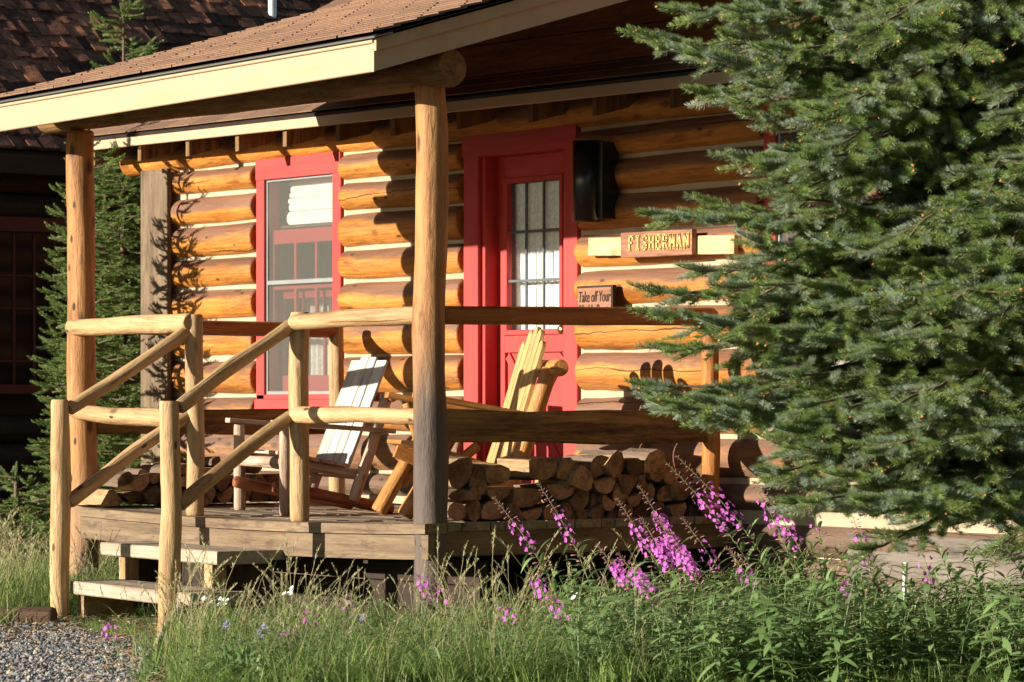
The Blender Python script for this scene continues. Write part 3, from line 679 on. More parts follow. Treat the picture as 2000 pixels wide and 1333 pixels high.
bm = MB(); bm.tube([(p0.x, p0.y, p0.z+.05+.01*i) for i in range(8)], [.02, .04, .05, .055, .05, .035, .02, .02], 12); bm.obj('bulb', M_METAL, sc)

def strokes(letter):
    S_ = .11
    L = {'F': [((.15, 0), (.15, 1)), ((.15, 1), (.85, 1)), ((.15, .53), (.62, .53)), ((0, 0), (.32, 0)), ((.85, 1), (.85, .82))],
         'I': [((.5, 0), (.5, 1)), ((.28, 0), (.72, 0)), ((.28, 1), (.72, 1))],
         'S': [((.85, .8), (.7, .98)), ((.7, .98), (.32, .98)), ((.32, .98), (.15, .8)), ((.15, .8), (.2, .6)), ((.2, .6), (.8, .42)), ((.8, .42), (.88, .2)), ((.88, .2), (.7, .02)), ((.7, .02), (.3, .02)), ((.3, .02), (.12, .2))],
         'H': [((.15, 0), (.15, 1)), ((.85, 0), (.85, 1)), ((.15, .5), (.85, .5)), ((0, 0), (.3, 0)), ((.7, 0), (1, 0)), ((0, 1), (.3, 1)), ((.7, 1), (1, 1))],
         'E': [((.15, 0), (.15, 1)), ((.0, 1), (.85, 1)), ((.15, .53), (.65, .53)), ((0, 0), (.88, 0)), ((.85, 1), (.85, .84)), ((.88, 0), (.88, .16))],
         'R': [((.15, 0), (.15, 1)), ((0, 1), (.6, 1)), ((.6, 1), (.82, .88)), ((.82, .88), (.82, .65)), ((.82, .65), (.6, .52)), ((.6, .52), (.15, .52)), ((.45, .52), (.88, 0)), ((0, 0), (.3, 0)), ((.88, 0), (1, 0))],
         'M': [((.1, 0), (.1, 1)), ((.9, 0), (.9, 1)), ((.1, 1), (.5, .25)), ((.5, .25), (.9, 1)), ((0, 0), (.24, 0)), ((.76, 0), (1, 0)), ((0, 1), (.15, 1)), ((.85, 1), (1, 1))],
         'A': [((.1, 0), (.5, 1)), ((.5, 1), (.9, 0)), ((.25, .35), (.75, .35)), ((0, 0), (.25, 0)), ((.75, 0), (1, 0))],
         'N': [((.12, 0), (.12, 1)), ((.12, 1), (.88, 0)), ((.88, 0), (.88, 1)), ((0, 0), (.26, 0)), ((0, 1), (.15, 1)), ((.74, 1), (1, 1))]}
    return L[letter]
SY = DC-.045
fs_ = thing('name_sign', 'wooden sign with yellow carved letters FISHERMAN on a pale backing plank', 'sign', onY(1290, 480, SY))
b0, b1 = onY(1153, 483, SY+.02), onY(1438, 478, SY+.02)
board('backing_plank', M_SIGNB, b0+Vector((0, 0, -.0)), b1+Vector((0, 0, -.0)), .100, .03, (0, 0, 1), fs_)
b0, b1 = onY(1217, 480, SY-.012), onY(1356, 473, SY-.012)
board('sign_board', M_SIGN, b0, b1, .135, .034, (0, 0, 1), fs_, wob=.002)
word = 'FISHERMAN'; xa, xb = onY(1229, 480, SY-.03).x, onY(1350, 480, SY-.03).x; cw = (xb-xa)/len(word)
for i, ch in enumerate(word):
    bm = MB(); zc = b0.z+(b1.z-b0.z)*(i+.5)/9-.036+.008; h = .072; ww = cw*(.74 if ch != 'I' else .74)
    for (p, q) in strokes(ch):
        A_ = Vector((xa+cw*i+p[0]*ww, 0, zc+p[1]*h)); B_ = Vector((xa+cw*i+q[0]*ww, 0, zc+q[1]*h)); d = (B_-A_).normalized(); pp = Vector((-d.z, 0, d.x))*.0052; A_ -= d*.003; B_ += d*.003
        yo = SY-.034
        vs = [Vector((v.x, y_, v.z)) for y_ in (yo-.003, yo+.006) for v in (A_-pp, B_-pp, B_+pp, A_+pp)]
        bm.add(vs, [(0, 1, 2, 3), (7, 6, 5, 4), (0, 4, 5, 1), (1, 5, 6, 2), (2, 6, 7, 3), (3, 7, 4, 0)])
    bm.obj('letter', M_GOLD, fs_)
ms = thing('boots_sign', 'small burnt wood plaque reading Take off Your Muddy Boots beside the door frame', 'sign', onY(1163, 620, SY))
q0, q1 = onY(1129, 625, SY), onY(1199, 558, SY)
blk('plaque', M_BURN_SHADE, (q0.x, SY-.008, q0.z), (q1.x, SY+.018, q1.z+.004), ms)
blk('plaque_face', M_SIGN, (q0.x+.007, SY-.011, q0.z+.007), (q1.x-.012, SY-.006, q1.z-.008), ms)
def text(s, loc, size, w, mat, parent):
    c = bpy.data.curves.new('t', 'FONT'); c.body = s; c.size = size; c.extrude = .0015; c.offset = .0002; c.shear = .18; c.align_x = 'CENTER'
    t = bpy.data.objects.new('t', c); COL.objects.link(t); bpy.context.view_layer.update()
    m = bpy.data.meshes.new_from_object(t.evaluated_get(bpy.context.evaluated_depsgraph_get())); bpy.data.objects.remove(t)
    m.materials.clear(); m.materials.append(mat); wd = max(v.co.x for v in m.vertices)-min(v.co.x for v in m.vertices)
    M = Matrix.Translation(loc) @ Matrix.Rotation(math.pi/2, 4, 'X') @ Matrix.Diagonal((w/wd, 1, 1, 1)); link(bpy.data.objects.new('lettering', m), parent, M)
xm = (q0.x+q1.x)/2; ww = q1.x-q0.x
text('Take off Your', (xm, SY-.0125, q1.z-.085), .085, ww*.88, M_BURN_SHADE, ms)
text('Muddy Boots', (xm, SY-.0125, q1.z-.158), .085, ww*.86, M_BURN_SHADE, ms)

# ------------------------------------------------------------------ chairs
def chair_frame(p, q):
    p, q = Vector(p), Vector(q); x = (q-p); w_ = x.length; x.normalize(); y = Vector((0, 0, 1)).cross(x)
    M = Matrix((x, y, Vector((0, 0, 1)))).transposed().to_4x4(); M.translation = (p+q)/2; return M, w_
def chair1():
    M, w_ = chair_frame((-2.616, .58, sag(-2.6)), (-1.93, .43, sag(-1.9)))
    T = lambda x, y, z: M @ Vector((x, y, z)); h = w_/2; X = (M.to_3x3() @ Vector((1, 0, 0)))
    c = thing('porch_chair', 'weathered pole chair with whitish plank back facing out beside the stair posts', 'chair', M.translation, 'wooden porch chairs')
    for s in (-1, 1):
        log('front_leg', M_CH1, T(s*h, 0, 0), T(s*h, 0, .485), .033, .030, c, n=12, wob=.09)
        board('armrest', M_CH1, T(s*(h+.0), -.07, .505), T(s*(h-.0), .64, .455), .075, .026, X, c)
        log('rear_pole', M_CH1, T(s*(h-.02), .41, .07), T(s*(h-.05), .63, .66), .034, .031, c, n=12, wob=.09)
        log('brace', M_CH1R, T(s*(h-.05), -.05, .16), T(s*(h-.06), .66, .028), .032, .032, c, n=12, wob=.1)
        log('seat_side_rail', M_CH1, T(s*(h-.05), -.02, .295), T(s*(h-.05), .44, .215), .030, .028, c, n=10)
    log('front_rail', M_CH1, T(-h, 0, .285), T(h, 0, .285), .032, .032, c, n=12)
    log('back_rail', M_CH1R, T(-h-.02, .63, .64), T(h+.02, .63, .64), .026, .026, c, n=10)
    log('back_rail', M_CH1R, T(-h+.02, .47, .22), T(h-.02, .47, .22), .030, .030, c, n=10)
    for i in range(5):
        y = .0+.085*i; board('seat_slat', M_CH1, T(-h+.01, y, .335-.175*y), T(h-.01, y, .335-.175*y), .078, .02, T(0, 1, -.17)-T(0, 0, 0), c)
    sl = [.145, .115, .11, .145]; x = -.515/2-.02
    for i, s in enumerate(sl):
        topz = .86-(.018 if i in (0, 3) else 0); yb, yt = .42, .655
        a, b = T(x+s/2, yb, .25), T(x+s/2, yt, topz)
        board('back_slat', M_CH1S, a, b, s-.013, .018, X, c); x += s
chair1()
def chair2():
    M, w_ = chair_frame((-1.35, .675, 0), (-.77, .43, 0))
    T = lambda x, y, z: M @ Vector((x, y, z)); h = w_/2; X = (M.to_3x3() @ Vector((1, 0, 0)))
    c = thing('porch_chair', 'golden varnished log chair with rounded back slats beside the corner post', 'chair', M.translation, 'wooden porch chairs')
    for s in (-1, 1):
        log('front_leg', M_CH2, T(s*h, -.03, 0), T(s*h, .22, .42), .044, .036, c, n=14, wob=.05)
        log('leg_strut', M_CH2, T(s*(h), .10, .15), T(s*(h-.0), .36, .36), .028, .026, c, n=10)
        log('arm_post', M_CH2, T(s*(h), .20, .36), T(s*(h), .12, .58), .030, .026, c, n=10)
        board('armrest', M_CH2, T(s*(h+.02), .02, .625), T(s*(h), .72, .50), .11, .03, X, c, c=.008)
        log('rear_pole', M_CH2, T(s*(h-.08), .50, 0), T(s*(h-.06), .765, .76), .047, .044, c, n=14, wob=.04)
        board('seat_side_rail', M_CH2, T(s*(h-.07), .05, .33), T(s*(h-.07), .75, .05), .075, .04, (0, 0, 1), c)
    log('head_log', M_CH2, T(-h-.05, .79, .765), T(h+.05, .79, .765), .046, .046, c, n=18, wob=.02)
    log('back_rail', M_CH2, T(-h+.05, .60, .30), T(h-.05, .60, .30), .035, .035, c, n=12)
    for i in range(6):
        y = .06+.09*i; board('seat_slat', M_CH2, T(-h-.02, y, .385-.30*y), T(h+.02, y, .385-.30*y), .08, .022, T(0, 1, -.3)-T(0, 0, 0), c, c=.008)
    ws = .084
    for i in range(5):
        x = (i-2)*ws*1.10; top = .985-.022*(i-2)**2*.9; yb, yt = .535, .735+.0*i
        a, b = T(x, yb, .20), T(x, yb+(top-.2)*.30, top); L = (b-a).length
        n = 8; prof = [(-ws/2, 0), (ws/2, 0), (ws/2, L-ws/2)]+[(math.cos(t)*ws/2, L-ws/2+math.sin(t)*ws/2) for t in [math.pi*k/n for k in range(1, n)]]+[(-ws/2, L-ws/2)]
        bm = MB(); k = len(prof); vs = [(p[0], -.011, p[1]) for p in prof]+[(p[0], .011, p[1]) for p in prof]
        bm.add(vs, [tuple(range(k)), tuple(range(2*k-1, k-1, -1))]+[(j, (j+1) % k, (j+1) % k+k, j+k) for j in range(k)])
        bm.obj('back_slat', M_CH2S, c, frame(a, b, X))
chair2()

# ------------------------------------------------------------------ firewood
def billet(shape, w, h, L, sd):
    """split log along +X, end face at x=0; profile in (y,z)"""
    rr = random.Random(sd); n = 14
    if shape == 'half': pr_ = [(-.5, .28)]+[(.5*math.cos(t), .28+.78*math.sin(t)) for t in [math.pi+math.pi*i/8 for i in range(1, 8)]]+[(.5, .28)]; fl = 1
    elif shape == 'halfup': pr_ = [(.5, -.45)]+[(.5*math.cos(t), -.45+.95*math.sin(t)) for t in [math.pi*i/8 for i in range(1, 8)]]+[(-.5, -.45)]
    elif shape == 'wedge': pr_ = [(-.5, -.35), (-.2, -.5), (.25, -.5), (.5, -.35), (.12, .5), (-.1, .47)]
    elif shape == 'quarter': pr_ = [(-.5, .45), (-.5, -.3), (-.3, -.5), (.1, -.46), (.38, -.25), (.5, .1), (.48, .35), (.1, .5)]
    elif shape == 'quarter2': pr_ = [(.5, -.45), (.5, .3), (.3, .5), (-.1, .46), (-.38, .25), (-.5, -.1), (-.48, -.4), (-.1, -.5)]
    else: pr_ = [(.5*math.cos(t), .5*math.sin(t)) for t in [2*math.pi*i/10 for i in range(10)]]
    pr_ = [(a*w*(1+rr.uniform(-.07, .07)), b*h*(1+rr.uniform(-.07, .07))) for a, b in pr_]
    k = len(pr_); b = MB(); vs = []; secs = 5; s1 = rr.uniform(.8, 1.15)
    for j in range(secs+1):
        t = j/secs; s = 1+(s1-1)*t
        for i, (y, z) in enumerate(pr_):
            q = 1+rr.uniform(-.05, .05); vs.append((y*s*q, z*s*q, -L*t+rr.uniform(-.004, .004)*(j in (0, secs))))
    b.add(vs, [(j*k+i, j*k+(i+1) % k, (j+1)*k+(i+1) % k, (j+1)*k+i) for j in range(secs) for i in range(k)])
    nb = len(b.f); b.add(vs[:k], [tuple(range(k))]); b.add(vs[-k:], [tuple(range(k))[::-1]])
    m = b.mesh('split_log', M_BARK if rr.random() < .5 else M_SPLIT); m.materials.append(M_ENDG); m.materials.append(M_BARK)
    for i in (nb, nb+1): m.polygons[i].material_index = 1
    if shape in ('half', 'halfup', 'quarter', 'quarter2', 'wedge'):
        m.materials[0] = M_SPLIT
        for p in m.polygons:
            if p.index < nb:
                i = p.index % k
                curved = {'half': 0 <= i < k-1, 'halfup': 0 <= i < k-1, 'wedge': i in (0, 1, 2), 'quarter': 1 <= i <= 6, 'quarter2': 1 <= i <= 6}[shape]
                if curved: p.material_index = 2
    else: m.materials[0] = M_BARK
    return m
# local: y->world y, z->world z, length -> -x ; matrix columns
def put_billet(cx, cy, w, h, shape, xe, label, group, L=.36, i=0, side=1, roll=0):
    p = onX(cx, cy, xe+random.uniform(-.035, .02)); P = F/((p.x-CAMX)*VX+(p.y-CAMY)*VY)
    m = billet(shape, w/P/RY*.95, h/P*.99, L*random.uniform(.85, 1.1), i)
    Mx = Matrix(((0, 0, 1, 0), (1, 0, 0, 0), (0, 1, 0, 0), (0, 0, 0, 1)))
    M = Matrix.Translation(p) @ Matrix.Rotation(random.uniform(-.06, .06), 4, 'Z') @ Matrix.Rotation(random.uniform(-.03, .03), 4, 'Y') @ Mx @ Matrix.Rotation(roll, 4, 'Z')
    o = link(bpy.data.objects.new('split_log', m), None, M); tag(o, label, 'firewood', group); return o
A = lambda cx, cy, w, h, s, roll=0: (860+cx/3.226, 860+cy/3.226, w/3.226, h/3.226, s, roll)
pile = [A(130, 205, 165, 175, 'quarter', .4), A(235, 265, 115, 170, 'quarter2', .1), A(368, 222, 160, 130, 'quarter'), A(215, 338, 95, 85, 'halfup'), A(365, 337, 155, 100, 'half'),
        A(115, 345, 120, 75, 'quarter2'), A(215, 440, 100, 135, 'quarter', .5), A(105, 450, 140, 120, 'round'), A(330, 440, 145, 125, 'quarter2'), A(462, 458, 140, 115, 'wedge'), A(582, 465, 130, 90, 'half', .2),
        A(560, 365, 190, 125, 'quarter'), A(692, 458, 100, 105, 'quarter2', .3), A(798, 450, 120, 120, 'wedge'), A(905, 465, 115, 90, 'half'), A(1000, 463, 90, 90, 'quarter', .8),
        A(765, 312, 190, 130, 'half', .05), A(893, 372, 125, 110, 'quarter', .7), A(1060, 395, 100, 105, 'half', -.5), A(1130, 345, 120, 125, 'quarter2', .9), A(975, 380, 80, 95, 'wedge', .3),
        A(790, 182, 115, 140, 'quarter2'), A(645, 185, 190, 145, 'quarter', 0), A(905, 238, 120, 170, 'quarter', 1.2), A(1040, 282, 150, 115, 'half', .2), A(1180, 278, 150, 125, 'wedge', 3.1),
        A(1010, 160, 170, 130, 'halfup', .4), A(1110, 150, 130, 140, 'quarter', .8), A(1230, 170, 130, 120, 'round'), A(1345, 145, 155, 150, 'quarter2', .3), A(1368, 225, 110, 75, 'half'), A(1275, 265, 90, 90, 'wedge'),
        A(1312, 335, 115, 100, 'quarter', .9), A(1225, 375, 95, 90, 'half', .3), A(1165, 455, 95, 95, 'quarter2'), A(1270, 450, 110, 105, 'half', .6), A(1385, 440, 120, 120, 'wedge'), A(1420, 335, 110, 105, 'quarter2'), A(1090, 475, 70, 75, 'wedge'),
        A(1500, 440, 115, 115, 'half', .2), A(1525, 330, 110, 110, 'quarter'), A(1460, 235, 110, 90, 'half', .4), A(1560, 220, 90, 90, 'wedge'), A(1615, 440, 100, 115, 'quarter2'), A(1625, 335, 90, 95, 'half')]
def rowname(cy): return 'bottom row' if cy > 985 else ('second row' if cy > 950 else ('third row' if cy > 920 else 'top row'))
order = {}
for i, (cx, cy, w_, h_, s, roll) in sorted(enumerate(pile), key=lambda t: t[1][0]):
    rn = rowname(cy); order[rn] = order.get(rn, 0)+1; num = ['first', 'second', 'third', 'fourth', 'fifth', 'sixth', 'seventh', 'eighth', 'ninth', 'tenth', 'eleventh', 'twelfth', 'thirteenth', 'fourteenth', 'fifteenth', 'sixteenth'][order[rn]-1]
    sh = {'half': 'half-round', 'halfup': 'domed half-round', 'wedge': 'wedge-shaped', 'quarter': 'quarter-split', 'quarter2': 'thick quarter-split', 'round': 'round barky'}[s]
    put_billet(cx, cy, w_, h_, s, -.075, '%s log, %s from the corner post in %s of right woodpile' % (sh, num, rn), 'firewood stacked along the right railing', i=i, roll=roll, L=.27)
B = lambda cx, cy, w, h, s, roll=0: (160+cx/5.88, 860+cy/5.88, w/5.88, h/5.88, s, roll)
pile2 = [B(340, 680, 250, 185, 'wedge', .1), B(610, 650, 260, 170, 'half', .1), B(690, 500, 190, 170, 'quarter', .5), B(490, 470, 190, 150, 'quarter2', .3), B(700, 385, 130, 75, 'halfup'), B(830, 440, 170, 150, 'half'), B(860, 640, 200, 190, 'quarter', .6), B(1040, 660, 190, 190, 'quarter2'), B(1000, 480, 190, 170, 'half', .4), B(1010, 350, 180, 110, 'halfup'),
         B(1250, 650, 200, 190, 'half', .2), B(1220, 480, 200, 160, 'quarter2'), B(1210, 350, 180, 120, 'quarter'), B(1450, 660, 190, 180, 'quarter', .5), B(1430, 500, 190, 160, 'wedge'), B(1420, 370, 190, 120, 'half'), B(1650, 650, 200, 180, 'half', .5), B(1630, 490, 190, 160, 'quarter2', .8), B(1640, 360, 170, 110, 'halfup'),
         B(1850, 650, 200, 180, 'quarter'), B(1840, 490, 190, 150, 'half', .3), B(1540, 260, 110, 110, 'quarter2'), B(2050, 640, 190, 180, 'quarter2'), B(2040, 480, 190, 150, 'wedge'), B(1980, 350, 190, 110, 'half'), B(2240, 640, 190, 180, 'half'), B(2240, 480, 180, 150, 'quarter')]
order = {}
def rn2(cy): return 'bottom row' if cy > 955 else ('middle row' if cy > 928 else 'top row')
for i, (cx, cy, w_, h_, s, roll) in sorted(enumerate(pile2), key=lambda t: t[1][0]):
    rn = rn2(cy); order[rn] = order.get(rn, 0)+1; num = ['first', 'second', 'third', 'fourth', 'fifth', 'sixth', 'seventh', 'eighth', 'ninth', 'tenth', 'eleventh', 'twelfth'][order[rn]-1]
    sh = {'half': 'half-round', 'halfup': 'domed half-round', 'wedge': 'wedge-shaped', 'quarter': 'quarter-split', 'quarter2': 'thick quarter-split', 'round': 'round barky'}[s]
    o = put_billet(cx, cy-3, w_, h_, s, -3.02, '%s log, %s from the front in %s of left woodpile' % (sh, num, rn), 'firewood stacked along the left railing', i=i+50, roll=roll, L=.30)

# ------------------------------------------------------------------ dark neighbouring building
BX = -9.2
nb = thing('dark_shake_building', 'dark stained building with cedar shake roof behind the left porch post', 'building', (BX, 3, GZ))
bz0 = onX(60, 326, BX+.35).z
for k in range(14):
    z0 = GZ+k*.21; 
    if z0 > bz0+.1: break
    segs = [(-3, 12)] if (z0+.2 < .6 or z0 > 1.93) else [(-3, onX(-60, 600, BX).y), (onX(140, 600, BX).y, 12)]
    for a, b in segs: log('wall_log', M_DGREY, (BX, a, z0+.1), (BX, b, z0+.1), .105, .105, nb, n=10, wob=.02, step=1.5)
wy0, wy1 = onX(-60, 600, BX).y, onX(138, 600, BX).y; wz0, wz1 = onX(60, 752, BX).z, onX(60, 455, BX).z
blk('inner_wall', M_DGREY, (BX-.12, -3, GZ-.1), (BX-.05, 12, bz0+.1), nb)
win = bpy.data.objects.new('window', None); link(win, nb, Matrix.Translation((BX, wy0, wz0)))
blk('casing', M_DRUST, (BX+.02, wy0, wz1), (BX+.12, wy1, wz1+.11), win); blk('casing', M_DRUST, (BX+.02, wy0, wz0-.07), (BX+.13, wy1, wz0), win)
blk('casing', M_DRUST, (BX+.02, wy1, wz0-.07), (BX+.12, wy1+.08, wz1+.11), win)
mb = plain('dark_glass', (.008, .010, .009), .08, .1, bump=0, spec=.5)
blk('pane', mb, (BX+.02, wy0, wz0), (BX+.05, wy1, wz1), win)
for k in range(1, 5): blk('muntin', M_DRUST, (BX+.05, wy0+(wy1-wy0)*k/5-.009, wz0), (BX+.065, wy0+(wy1-wy0)*k/5+.009, wz1), win)
for z in (.9, 1.3, 1.55): blk('muntin', M_DRUST, (BX+.051, wy0, z-.008), (BX+.063, wy1, z+.008), win)
broof = bpy.data.objects.new('shake_roof', None); link(broof, nb, Matrix.Translation((BX+.35, 3, bz0)))
ub = Vector((-1, 0, .8)).normalized(); ob = Vector((BX+.40, -3, bz0+.10))
slab('roof_deck', M_BURN_SHADE, [ob, ob+Vector((0, 15, 0)), ob+Vector((0, 15, 0))+ub*6, ob+ub*6], .04, broof)
blk('fascia_board', M_DGREY, (BX+.36, -3, bz0-.06), (BX+.39, 12, bz0+.10), broof)
slab('soffit', M_DGREY, [(BX-.02, -3, bz0-.02), (BX+.36, -3, bz0-.02), (BX+.36, 12, bz0-.02), (BX-.02, 12, bz0-.02)], .03, broof)
pf = lambda a: 62+(0) 
def visb(a, b):
    roofline = 190-a*.335 if a < 560 else 0
    return -10 < a < 600 and -20 < b and (b < roofline+8 or (a < 135 and 250 < b < 335))
shingle_roof(broof, ob, Vector((0, 1, 0)), ub, 15, 5.8, .125, .18, .022, M_SHAKE, 'shake', .018, wvar=.35, tilt=.07, visible=visb, tv=.012)
pipe = thing('vent_pipe', 'pale galvanised vent pipe standing on the dark shake roof', 'pipe', (0, 0, 0)); 
pp = Vector((BX+.40, 0, 0)); s_ = 2.2; base = None
for s_ in np.arange(.5, 5, .05):
    q = Vector((ob.x, 0, ob.z))+ub*s_; q = onX(532, 30, q.x)
    zr = ob.z+(ob.x-q.x)*.8
    if abs(zr-q.z) < .06: base = Vector((q.x, q.y, zr)); break
base = base or onX(532, 30, -10.5)
W[pipe.name] = Matrix.Translation(base); pipe.matrix_basis = W[pipe.name]
bm = MB(); bm.tube([base+Vector((0, 0, -.15)), base+Vector((0, 0, .75))], .036, 16); bm.obj('pipe_shaft', M_PIPE, pipe)
bm = MB(); bm.tube([base+Vector((0, 0, .73)), base+Vector((0, 0, .78)), base+Vector((0, 0, .86))], [.075, .07, .01], 16); bm.obj('rain_cap', M_PIPE, pipe)
# cabin further right through the branches is part of the same wall; timber edge of the gravel
tb = thing('edging_timber', 'old dark timber edging lying between the gravel and the grass', 'timber', onZ(40, 1200, GZ))
a, b = onZ(-180, 1202, GZ+.03), onZ(106, 1206, GZ+.03)
log('timber_log', M_TIMB, (a.x, a.y, GZ+.03), (b.x, b.y, GZ+.02), .052, .055, tb, n=12, wob=.09)
a, b = onZ(362, 1192, GZ+.08), onZ(285, 1292, GZ+.02)
sk = log('fallen_branch', wood('grey_stick_bark', (.22, .17, .13), (.42, .34, .27), rough=.95, crack=False, bump=1.2), (a.x, a.y, GZ+.14), (b.x, b.y, GZ+.015), .019, .024, None, n=8, wob=.25)
tag(sk, 'weathered grey branch lying between the gravel and the grass clump', 'branch')

# ------------------------------------------------------------------ instancing helper (only for uncountable stuff)
def scatter(name, pts, rots, scl, idx, protos, parent=None, M=None):
    m = bpy.data.meshes.new(name); pts = np.array(pts, dtype=np.float32)
    m.vertices.add(len(pts)); m.vertices.foreach_set('co', pts.ravel())
    a = m.attributes.new('rot', 'FLOAT_VECTOR', 'POINT'); a.data.foreach_set('vector', np.array(rots, dtype=np.float32).ravel())
    a = m.attributes.new('scl', 'FLOAT', 'POINT'); a.data.foreach_set('value', np.array(scl, dtype=np.float32))
    a = m.attributes.new('pi', 'INT', 'POINT'); a.data.foreach_set('value', np.array(idx, dtype=np.int32))
    o = link(bpy.data.objects.new(name, m), parent, None)
    g = bpy.data.node_groups.new(name, 'GeometryNodeTree'); g.interface.new_socket('Geometry', in_out='INPUT', socket_type='NodeSocketGeometry'); g.interface.new_socket('Geometry', in_out='OUTPUT', socket_type='NodeSocketGeometry')
    gi = g.nodes.new('NodeGroupInput'); go = g.nodes.new('NodeGroupOutput'); jn = g.nodes.new('GeometryNodeJoinGeometry')
    def attr(nm, ty):
        n = g.nodes.new('GeometryNodeInputNamedAttribute'); n.data_type = ty; n.inputs[0].default_value = nm; return n.outputs[0]
    rot, sc_, pi_ = attr('rot', 'FLOAT_VECTOR'), attr('scl', 'FLOAT'), attr('pi', 'INT')
    for k, p in enumerate(protos):
        oi = g.nodes.new('GeometryNodeObjectInfo'); oi.inputs[0].default_value = p; oi.inputs[1].default_value = True
        ip = g.nodes.new('GeometryNodeInstanceOnPoints'); cmp = g.nodes.new('FunctionNodeCompare'); cmp.data_type = 'INT'; cmp.operation = 'EQUAL'
        ins = [s for s in cmp.inputs if s.type == 'INT']; g.links.new(pi_, ins[0]); ins[1].default_value = k
        g.links.new(gi.outputs[0], ip.inputs['Points']); g.links.new(cmp.outputs[0], ip.inputs['Selection']); g.links.new(oi.outputs['Geometry'], ip.inputs['Instance'])
        g.links.new(rot, ip.inputs['Rotation']); g.links.new(sc_, ip.inputs['Scale']); g.links.new(ip.outputs[0], jn.inputs[0])
    g.links.new(jn.outputs[0], go.inputs[0])
    md = o.modifiers.new('scatter', 'NODES'); md.node_group = g; o['kind'] = 'stuff'
    return o
def proto(bm, name, mats, mi=None):
    m = bm.mesh(name, mats[0]); [m.materials.append(x) for x in mats[1:]]
    if mi is not None: m.polygons.foreach_set('material_index', mi)
    return bpy.data.objects.new(name, m)

# ------------------------------------------------------------------ spruces
M_N1 = leafy('spruce_needle_blue', (.16, .245, .135), (.42, .49, .37), .42, .34, .6)
M_N1B = leafy('spruce_needle_grey_green', (.15, .22, .085), (.34, .41, .24), .42, .34, .6)
M_N2 = leafy('spruce_needle_green', (.12, .20, .045), (.32, .42, .13), .42, .34, .6)
M_N3 = leafy('spruce_needle_young', (.10, .20, .035), (.24, .38, .10), .5, .15, .4)
M_TWIG = plain('twig_bark', (.22, .13, .07), .9, .2)
M_BUD = plain('orange_bud', (.50, .20, .07), .7, .2)
def shoot_proto(L, n, nl, nw, mat, sd, bud=False, r0=.0022, up=.55, name='shoot', fwk=1., dome=.15):
    """a twig along +Y with brushed-up needles, local Z up"""
    rr = random.Random(sd); b = MB(); mi = []
    bend = rr.uniform(-.06, .06); pts = [(bend*(t*t)*L*3, L*t, .10*L*t*t) for t in (0, .5, 1)]
    b.tube(pts, [r0, r0*.8, r0*.5], 4, cap=False); mi += [1]*len(b.f)
    for i in range(n):
        t = (i+rr.random())/n; base = Vector((bend*t*t*L*3, L*t, .10*L*t*t))
        a = rr.uniform(0, 2*math.pi)
        side = Vector((math.cos(a), 0, math.sin(a)))
        if side.z < -.2 and rr.random() < up: side.z *= -.8
        fw = (.45+.9*t**2+rr.uniform(-.15, .2))*fwk*rr.uniform(.5, 1.5); d = (side+Vector((0, fw, 0))+Vector((0, 0, .25))).normalized()
        l = nl*rr.uniform(.75, 1.1)*(1-.25*t**3); wv = d.cross(Vector((rr.uniform(-1, 1), rr.uniform(-1, 1), rr.uniform(-1, 1)))).normalized()*nw
        mid = base+d*l*.55; tip = base+(d+Vector((0, .25, .10+dome*.6))).normalized()*l
        b.add([base-wv*.5, base+wv*.5, mid+wv*.5, tip, mid-wv*.5], [(0, 1, 2, 4), (4, 2, 3)]); mi += [0, 0]
    if bud:
        k = len(b.f); c = Vector(pts[-1]); b.tube([c, c+Vector((0, .004, 0)), c+Vector((0, .009, 0)), c+Vector((0, .013, 0))], [.003, .0055, .0045, .001], 6); mi += [2]*(len(b.f)-k)
    return proto(b, name, [mat, M_TWIG, M_BUD], mi)
def basis_euler(d, up):
    d = Vector(d).normalized(); x = d.cross(up)
    if x.length < 1e-4: x = Vector((1, 0, 0))
    x.normalize(); z = x.cross(d)
    return Matrix((x, d, z)).transposed().to_euler()
class Crown:
    def __init__(s): s.p = []; s.r = []; s.s = []; s.i = []; s.tw = MB()
    def shoot(s, p, d, sc, idx, up=Vector((0, 0, 1))):
        s.p.append(tuple(p)); s.r.append(tuple(basis_euler(d, up+Vector((random.uniform(-.3, .3), random.uniform(-.3, .3), 0))))); s.s.append(sc); s.i.append(idx)
